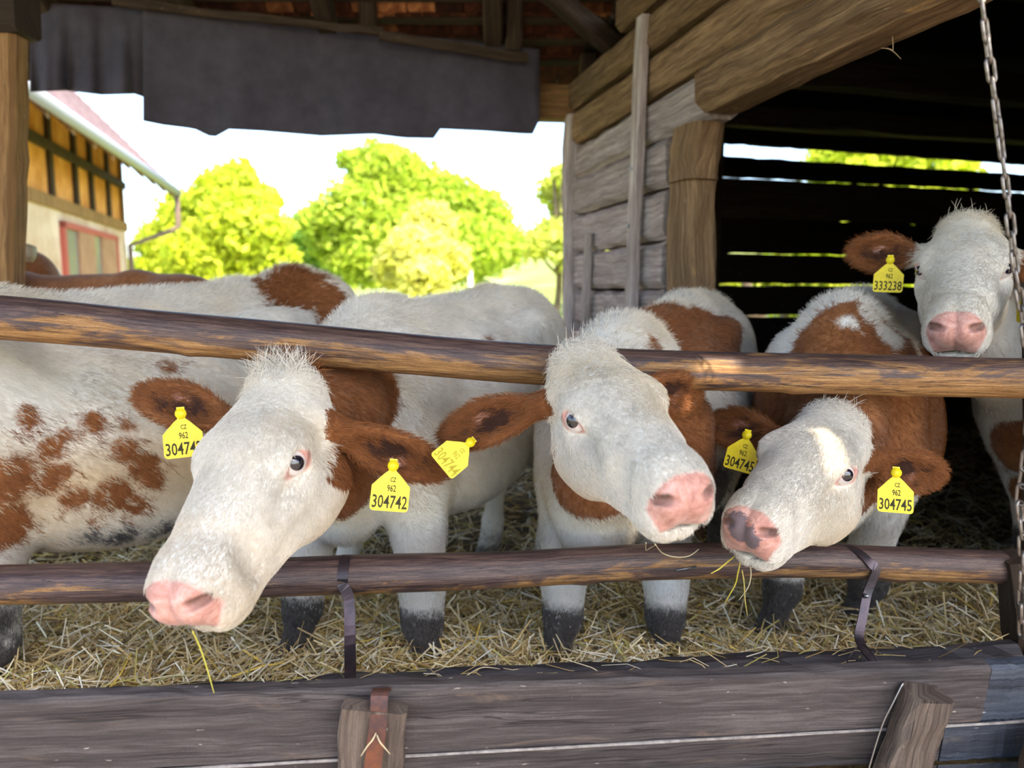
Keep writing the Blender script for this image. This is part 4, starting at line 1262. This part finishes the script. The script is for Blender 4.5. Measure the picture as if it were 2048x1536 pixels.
make_cow('cow', 'white-faced cow with pink muzzle leaning through the rails at left, tag 304742', dict(
    front=(-.42, 2.28), rump=(.0, 3.10), scale=1.0, tilt=-.06, group=HERD, R=rot_fix(R1, -3, 0, 8), o=(-0.503, 1.589, 1.186), hs=1.08, hair=(60000, 42000, 1500), seed=11, spikes=420,
    ears=[(1, P(893, 955, 1.66), .105, .5), (-1, P(266, 775, 1.72), .10, .25)],
    neck_brown=(.36, .78),
    front_feet={1: (P(845, 1240, 2.10).x, 2.10, P(862, 1340, 2.08).x, 2.08), -1: (P(607, 1240, 2.2).x, 2.2, P(585, 1340, 2.15).x, 2.15)},
    brown=[(700, 770, 2.0, .13), (740, 830, 2.05, .10), (690, 900, 1.9, .10), (665, 1000, 1.85, .07), (655, 1060, 1.8, .045), (760, 800, 2.15, .07), (650, 720, 2.0, .10), (985, 670, 2.75, .03), (800, 690, 2.2, -.06)], white=[(690, 620, 2.2, .12)],
    tags=[T(P(366, 876, 1.555), .078, 2, -8, 0, '304742'), T(P(781, 982, 1.53), .080, -7, 6, 0, '304742'), T(P(843, 898, 1.66), .030, 62, 0, -40, None)]))
make_cow('cow', 'white-faced cow in the middle with head over the upper rail, tag ending 44', dict(
    front=(.31, 2.20), rump=(.74, 3.02), scale=.97, tilt=-.10, group=HERD, R=R2, o=(0.153, 1.60, 1.240), hs=.97, hair=(40000, 42000, 900), seed=12,
    ears=[(-1, P(873, 872, 1.72), .10, .3), (1, P(1412, 795, 1.85), .095, .2)],
    neck_brown=(.36, .80), white=[(1215, 640, 1.95, .13)],
    front_feet={-1: (P(1126, 1225, 2.15).x, 2.15, P(1108, 1330, 2.12).x, 2.12), 1: (P(1330, 1235, 2.15).x, 2.15, P(1335, 1330, 2.15).x, 2.15)},
    hind_feet={1: (P(1440, 1000, 2.9).x, 2.9, P(1430, 1100, 2.85).x, 2.85)},
    brown=[(1380, 640, 2.65, .17), (1450, 660, 2.7, .15), (1420, 690, 2.6, .15), (1350, 620, 2.7, .10), (1275, 652, 2.35, .055), (1310, 668, 2.3, .05), (1370, 850, 2.0, .16), (1365, 940, 1.95, .12), (1350, 1010, 1.95, .07), (1400, 780, 2.15, .12), (1070, 850, 1.75, .07), (1090, 960, 1.80, .07), (1130, 1030, 1.8, .05), (1330, 770, 1.95, .1), (1400, 900, 1.95, .08), (1390, 980, 1.95, .07)],
    dirt=[(1440, 1000, 2.8, .12), (1430, 1080, 2.8, .14)],
    tags=[T(P(908, 912, 1.60), .072, -52, 10, -10, '304744', ink=M['tag_ink_soft']), T(P(1298, 856, 1.66), .078, 3, 12, 0, '304744')],
    extra=[(P(1366, 850, 2.05), P(1362, 950, 1.98), .085, .085, .08)]))
make_cow('cow', 'white-faced cow with grey-spotted muzzle resting on the lower rail, tag 304745', dict(
    front=(1.02, 2.32), rump=(1.48, 3.18), scale=1.0, tilt=-.04, group=HERD, R=R3, o=(0.795, 1.824, 1.073), hs=1.01, hair=(40000, 42000, 900), seed=13,
    ears=[(1, P(1895, 965, 1.86), .105, .3), (-1, P(1412, 840, 2.05), .105, .2)],
    neck_brown=(.40, .84),
    front_feet={-1: (P(1565, 1180, 2.35).x, 2.35, P(1535, 1260, 2.3).x, 2.3), 1: (P(1740, 1120, 2.4).x, 2.4, P(1700, 1230, 2.4).x, 2.4)},
    brown=[(1740, 700, 2.3, .20), (1800, 800, 2.3, .22), (1720, 850, 2.1, .18), (1630, 680, 2.3, .10), (1860, 830, 2.5, .16), (1745, 900, 1.85, .07), (1690, 760, 2.0, .12), (1755, 620, 2.35, -.05), (1790, 660, 2.4, -.05), (1860, 860, 2.15, -.035), (1700, 640, 2.25, -.035), (1760, 930, 1.85, .05), (1870, 790, 2.6, .09), (1870, 830, 2.6, .08), (1880, 860, 2.6, .06), (1858, 800, 2.85, 1862, 900, 2.75, .15), (1868, 780, 3.1, 1868, 900, 3.1, .17)],
    brown_fn=lambda b, s, z: np.minimum(np.minimum(1.02 - z, z - .62), b + .30),
    slate=[(1480, 1075, 1.50, .035), (1470, 1050, 1.52, .03), (1495, 1100, 1.48, .03), (1505, 1085, 1.46, .018), (1535, 1082, 1.44, .008)],
    tags=[T(P(1484, 910, 1.84), .078, -12, -14, 0, '304745'), T(P(1791, 990, 1.70), .078, 2, 16, 0, '304745')]))
make_cow('cow', 'white-faced cow peering over the upper rail beside the chain, tag 333238', dict(
    front=(2.03, 2.80), rump=(2.85, 3.15), front_feet={-1: (P(2080, 900, 2.8).x, 2.8, P(2110, 1000, 2.8).x, 2.8)}, zf=.16, scale=1.05, group=HERD, R=R4, o=(1.353, 2.269, 1.577), hs=1.07, hair=(16000, 30000, 900), seed=14,
    ears=[(-1, P(1697, 500, 2.42), .115, .15), (1, P(2175, 575, 2.2), .11, .2)],
    brown=[(1800, 640, 2.5, .08), (2060, 900, 2.6, .14), (1840, 640, 2.5, .10), (2040, 980, 2.5, .06)], neck_up=(0, 0, -.02),
    deep=[(1800, 640, 2.55, .10)],
    tags=[T(P(1777, 556, 2.30), .082, -2, 0, 0, '333238'), T(P(2062, 615, 2.05), .075, 4, -30, 0, None)]))
make_cow('cow', 'cream cow with scattered tan flecks standing side-on at the left edge', dict(
    front=(-1.55, 2.12), rump=(-.86, 2.95), scale=1.13, tilt=-.05, fat=1.05, group=HERD, R=[[-.8, .6, 0], [-.55, -.75, -.35], [-.2, -.28, .93]], o=(-2.0, 1.95, 1.15), hs=1.05, fine=.018, refine=False, hair=(80000, 0, 0), seed=15, zf=.03, rag=2.6, extra=[(P(585, 590, 2.95), P(655, 610, 2.95), .115, .10, .10)],
    ears=[(1, (-1.75, 1.75, 1.1), .1, .3), (-1, (-2.15, 2.2, 1.15), .1, .3)],
    brown=[(590, 570, 2.85, .13), (650, 600, 2.85, .10), (530, 560, 2.9, 0.048), (60, 835, 1.9, .035), (130, 870, 1.9, 0.024), (185, 845, 1.9, .035), (100, 900, 1.85, .035), (250, 900, 2.0, 0.040), (290, 930, 2.05, 0.048), (230, 990, 2.0, 0.056), (310, 960, 2.05, 0.040), (90, 960, 1.85, 0.048), (150, 1000, 1.9, 0.040), (20, 960, 1.8, 0.064), (10, 1060, 1.8, 0.072), (190, 1050, 1.95, 0.024), (270, 1020, 2.0, 0.040), (130, 940, 1.9, 0.024), (260, 850, 2.05, 0.024), (340, 730, 2.2, 0.032)],
    dirt=[(250, 1085, 2.1, .045), (330, 1075, 2.2, .05), (170, 1090, 2.05, .035), (10, 1250, 2.0, .05)], cream_k=1.2))
make_cow('cow', 'chestnut-backed cow standing behind the cream cow at left', dict(
    front=(-2.75, 4.15), rump=(-1.75, 3.92), scale=1.04, zf=.225, group=HERD, R=[[-.9, .4, 0], [-.3, -.85, -.35], [-.3, -.25, .93]], o=(-3.4, 4.2, 1.0), hs=1.0, fine=.02, coarse=.032, refine=False,
    ears=[(1, (-3.2, 3.9, .95), .1, .3), (-1, (-3.5, 4.5, .95), .1, .3)],
    brown_fn=lambda b, s, z: .30 - np.abs(b) * .3 + (z - 1.0) * .6))
make_cow('cow', 'white and tan cow at the back, left end of the herd', dict(
    front=(-3.95, 5.0), rump=(-3.05, 4.68), scale=1.16, zf=.26, group=HERD, R=[[-.9, .4, 0], [-.3, -.85, -.35], [-.3, -.25, .93]], o=(-4.5, 5.05, 1.0), hs=1.0, fine=.02, coarse=.032, refine=False,
    ears=[(1, (-4.3, 4.7, .95), .1, .3), (-1, (-4.6, 5.2, .95), .1, .3)],
    brown=[(60, 545, 4.5, .22), (250, 545, 4.6, .20)]))
# ================================================================== FEED FENCE AND MANGER
def YR(px): return 1.74 + .12 * px / 2048
def railpts(lst): return [P(x, y, YR(x)) for x, y, r in lst], [r / FPX * YR(x) * .985 for x, y, r in lst]
pp, rr = railpts([(-420, 612, 47), (0, 635, 45), (300, 661, 44), (700, 697, 42), (1022, 724, 42), (1256, 737, 40), (1560, 746, 40), (2048, 757, 41), (2400, 760, 42)])
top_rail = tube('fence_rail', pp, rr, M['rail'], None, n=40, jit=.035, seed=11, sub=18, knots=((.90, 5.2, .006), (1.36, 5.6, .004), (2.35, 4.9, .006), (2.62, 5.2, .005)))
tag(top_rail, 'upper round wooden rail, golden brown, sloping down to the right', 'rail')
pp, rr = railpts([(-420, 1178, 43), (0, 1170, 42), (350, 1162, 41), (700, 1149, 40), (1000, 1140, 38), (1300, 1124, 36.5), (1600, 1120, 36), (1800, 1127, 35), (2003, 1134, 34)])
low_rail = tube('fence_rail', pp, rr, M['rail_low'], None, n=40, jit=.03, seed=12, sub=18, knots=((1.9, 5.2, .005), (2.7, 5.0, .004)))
tag(low_rail, 'lower round wooden rail, dark polished, under the chins of the cattle', 'rail')
tube('nail', [P(1352, 1141, YR(1370) - .046), P(1392, 1133, YR(1390) - .046)], .0028, M['bolt'], low_rail, n=8)

# dark end post at the right
ep = empty('end_post', P(2040, 1330, 1.88), 'dark worn post holding the lower rail at the right edge', 'post')
loft('post', P(2095, 1560, 1.84), P(2026, 1112, 1.84), (1, 0, 0), .065, .09, M['timber_dark'], ep, seg=12, jit=.006, bev=.012, seed=402)
loft('post', P(2100, 1500, 1.92), P(2100, 560, 1.95), (1, 0, 0), .10, .10, M['timber_dark'], ep, seg=8, jit=.006, bev=.015, seed=403)

# inner log of the manger
il = loft('inner_log', P(-260, 1448, 1.60), P(2030, 1320, 1.80), (0, 1, 0), .075, .10, M['inner_log'], None, seg=40, jit=.008, bev=.028, seed=410, smooth=False)
tag(il, 'dark squared log along the back of the manger, straw lying on it', 'beam')

# manger front: two boards, cleat, brace
mg = empty('manger', P(1024, 1536, 1.33), 'long grey wooden manger front with pale seam and nailed battens', 'trough')
tL, tR = np.array(P(-260, 1412, 1.25)), np.array(P(2350, 1322, 1.42))
sL, sR = np.array(P(-260, 1572, 1.275)), np.array(P(2350, 1424, 1.445))
gL, gR = tL + (sL - tL) * 2.7, tR + (sR - tR) * 2.7
def board(name, aL, aR, bL, bR, th, mat, parent, seed, f0=0., f1=1., gap=.0):
    a0, a1 = aL + (aR - aL) * f0, aL + (aR - aL) * f1; b0, b1 = bL + (bR - bL) * f0, bL + (bR - bL) * f1
    up = vn(a0 - b0)
    nrm = vn(np.cross(a1 - a0, up))
    h0, h1 = np.linalg.norm(a0 - b0) - gap, np.linalg.norm(a1 - b1) - gap
    return loft(name, (a0 + b0) / 2 - nrm * th / 2, (a1 + b1) / 2 - nrm * th / 2, up, h0, th, M[mat], parent, seg=44, jit=.0022, bev=.006, w1=h1, seed=seed)
b1 = board('board', tL, tR, sL, sR, .034, 'board_grey', mg, 421, 0, .84, .003)
b1b = board('board', tL, tR, sL, sR, .034, 'board_blue', mg, 422, .8405, 1, .003)
b2 = board('board', sL, sR, gL, gR, .030, 'board_grey', mg, 423, 0, .80, .003)
b2b = board('board', sL, sR, gL, gR, .030, 'board_blue', mg, 424, .8005, 1, .003)
b1b['label'] = 'upper board painted blue-grey'; b2b['label'] = 'lower board painted blue-grey'
fn = vn(np.cross(tR - tL, tL - sL))        # out of the face, towards the viewer or away
if fn[1] > 0: fn = -fn
sm_ = loft('seam_strip', sL + fn * .002, sR + fn * .002, (0, 0, 1), .005, .006, M['seam'], mg, seg=40, jit=.0008, bev=.002, seed=425)
sm_['label'] = 'pale strip of hardened dust in the seam between boards'
cl = loft('cleat', np.array(P(752, 1399, 1.292)) + fn * .016, np.array(P(738, 1600, 1.33)) + fn * .016, (1, 0, 0), .118, .030, M['cleat'], mg, seg=8, jit=.004, bev=.006, seed=426)
br = loft('brace', np.array(P(1838, 1366, 1.385)) + fn * .03, np.array(P(1752, 1610, 1.42)) + fn * .03, (1, .1, 0), .085, .062, M['cleat'], mg, seg=8, jit=.004, bev=.012, seed=427)
loft('brace', np.array(P(2090, 1440, 1.39)) + fn * .03, np.array(P(2030, 1640, 1.42)) + fn * .03, (1, .1, 0), .085, .055, M['timber_dark'], mg, seg=6, jit=.004, bev=.012, seed=428)
# wire along the brace's left edge
tube('wire', [np.array(P(1806, 1366, 1.36)), np.array(P(1785, 1408, 1.36)), np.array(P(1764, 1452, 1.365)), np.array(P(1738, 1536, 1.37)), np.array(P(1725, 1590, 1.38))], .0016, M['bolt'], mg, n=6, sub=4)
# rust-red strap hooked over the manger board
pth = [P(768, 1385, 1.33), P(764, 1377, 1.300), P(759, 1392, 1.268), P(757, 1440, 1.262), P(751, 1490, 1.265), P(742, 1560, 1.28), P(736, 1620, 1.30)]
s3 = ribbon('strap', [np.array(p) - 0 for p in pth], (1, 0, 0), .031, .003, M['rust'])
tag(s3, 'rusty flat iron strap hooked over the manger board and its cleat', 'strap')

# iron straps hung from the lower rail into the manger
def wrap(px, py, r, yr, a0, a1, n=9):
    c = np.array(P(px, py, yr)); o = []
    for a in np.linspace(a0, a1, n): o.append(c + np.array([0, math.cos(a), math.sin(a)]) * r)
    return o
w = wrap(694, 1150, .0475, YR(694), math.radians(20), math.radians(190))
s1 = ribbon('strap', w + [np.array(P(698, 1200, 1.715)), np.array(P(700, 1290, 1.66)), np.array(P(701, 1384, 1.545))], (1, 0, 0), .026, .0035, M['steel'])
tag(s1, 'dark flat iron strap over the lower rail, left one, hanging straight', 'strap')
c = np.array(P(1712, 1124, YR(1712))); r = .0455
path = []
for a, dx in zip(np.linspace(math.radians(60), math.radians(185), 9), np.linspace(-.055, .030, 9)):
    path.append(c + np.array([dx, math.cos(a) * r, math.sin(a) * r]))
path += [np.array(P(q[0], q[1], q[2])) for q in ((1735, 1185, 1.785), (1725, 1235, 1.76), (1718, 1272, 1.735), (1728, 1298, 1.71), (1752, 1325, 1.69), (1768, 1350, 1.675))]
s2 = ribbon('strap', path, (1, .15, -.1), .023, .0035, M['steel'])
tag(s2, 'bent iron strap over the lower rail at right, kinked near its foot', 'strap')
tube('bolt', [P(1733, 1192, 1.785), P(1733, 1192, 1.768)], .0055, M['bolt'], s2, n=10)
tube('wire', [P(1688, 1345, 1.69), P(1700, 1312, 1.68), P(1728, 1290, 1.70), P(1768, 1345, 1.66)], .0014, M['steel'], s2, n=5, sub=4)

# ---- chain
def chain(pts, label, pitch=.0322):
    root = empty('chain', pts[0], label, 'chain')
    pts = [np.asarray(p, float) for p in pts]
    q = []
    for i in range(len(pts) - 1):
        a = pts[max(i - 1, 0)]; b = pts[i]; c_ = pts[i + 1]; d = pts[min(i + 2, len(pts) - 1)]
        for s in range(40):
            t = s / 40; q.append(0.5 * ((2 * b) + (c_ - a) * t + (2 * a - 5 * b + 4 * c_ - d) * t * t + (3 * b - a - 3 * c_ + d) * t ** 3))
    q = np.array(q); L = np.concatenate([[0], np.cumsum(np.linalg.norm(np.diff(q, axis=0), axis=1))])
    # one link: stadium along z
    a_, b_, w_ = .0130, .0072, .0029
    cen = []
    for k in range(8):
        th_ = math.pi * k / 7; cen.append((b_ * math.cos(th_), 0, a_ - b_ * .0 + b_ * math.sin(th_)))
    for k in range(8):
        th_ = math.pi + math.pi * k / 7; cen.append((b_ * math.cos(th_), 0, -a_ + b_ * math.sin(th_)))
    cen = np.array(cen); V = []; Fc = []; n = len(cen)
    for i in range(n):
        T_ = vn(cen[(i + 1) % n] - cen[i - 1]); Bn = np.array([0, 1.0, 0]); An = np.cross(T_, Bn)
        for k in range(7):
            th_ = 2 * math.pi * k / 7; V.append(cen[i] + w_ * (math.cos(th_) * An + math.sin(th_) * Bn))
    for i in range(n):
        for k in range(7): Fc.append((i * 7 + k, i * 7 + (k + 1) % 7, ((i + 1) % n) * 7 + (k + 1) % 7, ((i + 1) % n) * 7 + k))
    me = bpy.data.meshes.new('link'); me.from_pydata([tuple(v) for v in V], [], Fc); me.polygons.foreach_set('use_smooth', [True] * len(Fc)); me.materials.append(M['chain'])
    s = 0; k = 0
    while s < L[-1] - pitch:
        p = np.array([np.interp(s, L, q[:, i]) for i in range(3)]); p2 = np.array([np.interp(s + pitch, L, q[:, i]) for i in range(3)])
        d = Vector(p2 - p).normalized()
        base = d.to_track_quat('Z', 'Y').to_matrix()
        ang = math.radians(18 if k % 2 == 0 else 72) + R_.uniform(-.25, .25)
        o = bpy.data.objects.new('link', me); COL.objects.link(o); o.parent = root
        o.matrix_local = Matrix.Translation(Vector(p) - root.location) @ (base @ Matrix.Rotation(ang, 3, 'Z')).to_4x4()
        s += pitch; k += 1
chain([P(1956, -60, 1.30), P(1966, 20, 1.30), P(1985, 165, 1.30), P(2001, 285, 1.30), P(2018, 420, 1.30), P(2032, 545, 1.30), P(2050, 660, 1.30), P(2062, 800, 1.30), P(2052, 930, 1.31), P(2040, 1020, 1.32), P(2046, 1100, 1.32), P(2043, 1215, 1.32), P(2044, 1290, 1.33)],
      'steel link chain hanging down the right edge in front of the rails')

# ================================================================== STRAW
def straws(name, C, D, Ln, Rd, cols, parent=None, bend=.25, seed=3):
    rg = np.random.default_rng(seed); n = len(C)
    D = D / np.linalg.norm(D, axis=1)[:, None]
    up = np.where(np.abs(D[:, 2:3]) > .9, np.array([[1., 0, 0]]), np.array([[0, 0, 1.]]))
    A = np.cross(D, up); A /= np.linalg.norm(A, axis=1)[:, None]; B = np.cross(A, D)
    bd = rg.normal(size=(n, 1)) * bend * Ln[:, None]; bd2 = rg.normal(size=(n, 1)) * bend * Ln[:, None] * .6
    ctr = [C - D * Ln[:, None] / 2, C + (A * bd + B * bd2) * .5, C + D * Ln[:, None] / 2]
    V = []
    for ci, c in enumerate(ctr):
        for k in range(3):
            th_ = 2 * math.pi * k / 3
            V.append(c + (A * math.cos(th_) + B * math.sin(th_)) * Rd[:, None] * (1, 1, .7)[ci])
    V = np.stack(V, 1)      # n,9,3
    fc = []
    for r in range(2):
        for k in range(3): fc.append((r * 3 + k, r * 3 + (k + 1) % 3, (r + 1) * 3 + (k + 1) % 3, (r + 1) * 3 + k))
    fc = np.array(fc)
    F = (np.arange(n)[:, None, None] * 9 + fc[None]).reshape(-1, 4)
    o = mesh_obj(name, V.reshape(-1, 3), F, M['straw'], parent)
    color_attr(o.data, 'hcol', np.repeat(cols, 9, axis=0))
    return o
PAL = np.array([(.66, .50, .24), (.55, .39, .15), (.80, .68, .42), (.36, .24, .09), (.90, .84, .66), (.50, .44, .14), (.18, .12, .05), (.72, .50, .10)])
def pick(n, rg, p=(.22, .18, .17, .14, .09, .06, .10, .04)):
    i = rg.choice(len(PAL), n, p=np.array(p) / sum(p)); c = PAL[i] * rg.uniform(.7, 1.15, (n, 1)); return np.clip(c, 0, 1)
rg = np.random.default_rng(77)
def bed(n, x0, x1, y0, y1, l0, l1, r0, r1, lift, seed, dark=1.0):
    x = rg.uniform(x0, x1, n); y = y0 + (y1 - y0) * rg.random(n) ** 1.3
    z = bed_z(x, y) + rg.uniform(-.004, lift, n)
    az = rg.uniform(0, 2 * math.pi, n); el_ = rg.normal(0, .38, n)
    D = np.stack([np.cos(az) * np.cos(el_), np.sin(az) * np.cos(el_), np.sin(el_)], 1)
    Ln = rg.uniform(l0, l1, n) * rg.uniform(.6, 1.2, n)
    return straws('straw', np.stack([x, y, z], 1), D, Ln, rg.uniform(r0, r1, n), pick(n, rg) * dark, seed=seed)
s = bed(34000, -1.7, 2.2, 1.68, 3.0, .05, .21, .0011, .0027, .060, 5)
tag(s, 'yellow straw bedding under the cattle along the manger', 'straw', kind='stuff')
s = bed(17000, -3.2, 4.2, 2.8, 5.6, .06, .20, .0012, .0026, .035, 6)
tag(s, 'straw bedding further back in the shed', 'straw', kind='stuff')
n = 5200
x = rg.uniform(-1.6, 2.1, n); y = 1.68 + 1.0 * rg.random(n) ** 1.4; z = bed_z(x, y) + rg.uniform(.012, .075, n)
az = rg.uniform(0, 6.28, n); el_ = rg.normal(0, .42, n)
s = straws('straw', np.stack([x, y, z], 1), np.stack([np.cos(az) * np.cos(el_), np.sin(az) * np.cos(el_), np.sin(el_)], 1), rg.uniform(.08, .24, n), rg.uniform(.0015, .0032, n), np.clip(pick(n, rg, (.25, .08, .3, .03, .28, .1, .0, .06)) * 1.08, 0, 1), seed=19, bend=.18)
tag(s, 'coarse pale stalks lying loose on top of the bedding near the manger', 'straw', kind='stuff')
# upright clumps near the manger
n = 1500
cx = rg.choice([-.12, .05, .30, .62, .95, 1.15, 1.45, 1.7, -.9, -.6], n) + rg.normal(0, .09, n); cy = rg.uniform(1.70, 1.95, n)
az = rg.uniform(0, 6.28, n); el_ = rg.uniform(.3, 1.3, n)
s = straws('straw_clumps', np.stack([cx, cy, bed_z(cx, cy) + .03], 1), np.stack([np.cos(az) * np.cos(el_), np.sin(az) * np.cos(el_), np.sin(el_)], 1), rg.uniform(.06, .15, n), rg.uniform(.001, .002, n), pick(n, rg, (.3, .1, .25, .05, .15, .1, .0, .05)), seed=9)
tag(s, 'loose upright straw heaped against the manger log', 'straw', kind='stuff')
# a few stalks lying over the manger log
n = 90
t_ = rg.random(n); base = np.array(P(-100, 1390, 1.60))[None] * (1 - t_[:, None]) + np.array(P(2000, 1296, 1.79))[None] * t_[:, None]
base = base + np.stack([np.zeros(n), rg.uniform(-.06, .03, n), rg.uniform(.0, .012, n)], 1)
az = rg.uniform(-.9, .9, n) + rg.choice([0, math.pi], n); el_ = rg.normal(0, .25, n)
s = straws('loose_straw', base, np.stack([np.cos(az) * np.cos(el_), np.sin(az) * np.cos(el_), np.sin(el_)], 1), rg.uniform(.05, .16, n), rg.uniform(.0009, .0017, n), pick(n, rg, (.3, .1, .25, .05, .15, .15, .0, .0)), seed=10)
tag(s, 'scattered straw lying on the manger log', 'straw', kind='stuff')
# manger floor between log and front board, with chaff
mf = mesh_obj('manger_floor', [P(-260, 1430, 1.60) + Vector((0, .05, -.10)), P(2100, 1330, 1.80) + Vector((0, .05, -.10)), P(2350, 1400, 1.44) + Vector((0, 0, -.12)), P(-260, 1500, 1.27) + Vector((0, 0, -.12))], [(3, 2, 1, 0)], M['straw_bed'], mg)

def stalk(pts, r, col, label):
    o = tube('straw_stalk', pts, [r] * (len(pts) - 1) + [r * .5], M['straw'], None, n=6, sub=5)
    color_attr(o.data, 'hcol', np.tile(np.array(col), (len(o.data.vertices), 1)))
    tag(o, label, 'straw', None)
Yl, Gd, Pl = (.62, .50, .07), (.55, .42, .12), (.66, .55, .34)
stalk([P(385, 1262, 1.20), P(398, 1290, 1.22), P(412, 1330, 1.24), P(428, 1386, 1.26)], .0014, (.50, .46, .08), 'single greenish straw hanging from the chin of cow 304742')
stalk([P(1470, 1112, 1.60), P(1450, 1128, 1.59), P(1438, 1138, 1.585), P(1422, 1147, 1.58)], .0017, Yl, 'yellow straw poking left from the mouth of cow 304745')
stalk([P(1482, 1120, 1.60), P(1476, 1145, 1.60), P(1470, 1170, 1.61), P(1450, 1205, 1.62)], .0016, Yl, 'long yellow straw trailing below the mouth of cow 304745')
stalk([P(1484, 1140, 1.60), P(1488, 1165, 1.60), P(1490, 1200, 1.61), P(1495, 1232, 1.62)], .0015, Gd, 'straight straw hanging down below the mouth of cow 304745')
stalk([P(1500, 1128, 1.60), P(1502, 1150, 1.60), P(1496, 1175, 1.61), P(1478, 1200, 1.62)], .0013, Pl, 'pale straw bent like a hook by the chin of cow 304745')
stalk([P(1310, 1088, 1.60), P(1325, 1106, 1.70), P(1350, 1114, 1.70), P(1378, 1112, 1.70), P(1398, 1098, 1.70)], .0016, Pl, 'curved pale straw on the lower rail under the middle chin')
stalk([P(1292, 1085, 1.62), P(1292, 1100, 1.72), P(1300, 1096, 1.71), P(1312, 1090, 1.68)], .0012, Pl, 'short pale straw beside the middle chin on the lower rail')
stalk([P(205, 1392, 1.30), P(280, 1372, 1.40), P(350, 1352, 1.48), P(425, 1352, 1.50)], .0017, (.45, .42, .20), 'long grey-green stem lying across the left manger log')
stalk([P(900, 1372, 1.45), P(935, 1350, 1.50), P(965, 1335, 1.52), P(1000, 1338, 1.52)], .0014, Pl, 'bent straw on the log right of the hanging strap')
stalk([P(752, 1466, 1.255), P(745, 1480, 1.245), P(735, 1492, 1.245), P(722, 1512, 1.25)], .0012, Pl, 'straw wisp stuck to the rusty strap, pointing left')
stalk([P(754, 1470, 1.255), P(760, 1484, 1.245), P(770, 1496, 1.245), P(780, 1508, 1.25)], .0012, Pl, 'straw wisp stuck to the rusty strap, pointing right')
stalk([P(1785, 72, 2.3), P(1786, 100, 2.3), P(1780, 98, 2.3), P(1762, 96, 2.3)], .0013, (.35, .26, .16), 'straw caught in a cobweb under the dark ceiling, pointing left')
stalk([P(1774, 96, 2.3), P(1788, 104, 2.3), P(1802, 118, 2.3)], .0013, (.35, .26, .16), 'straw caught in a cobweb under the dark ceiling, pointing right')
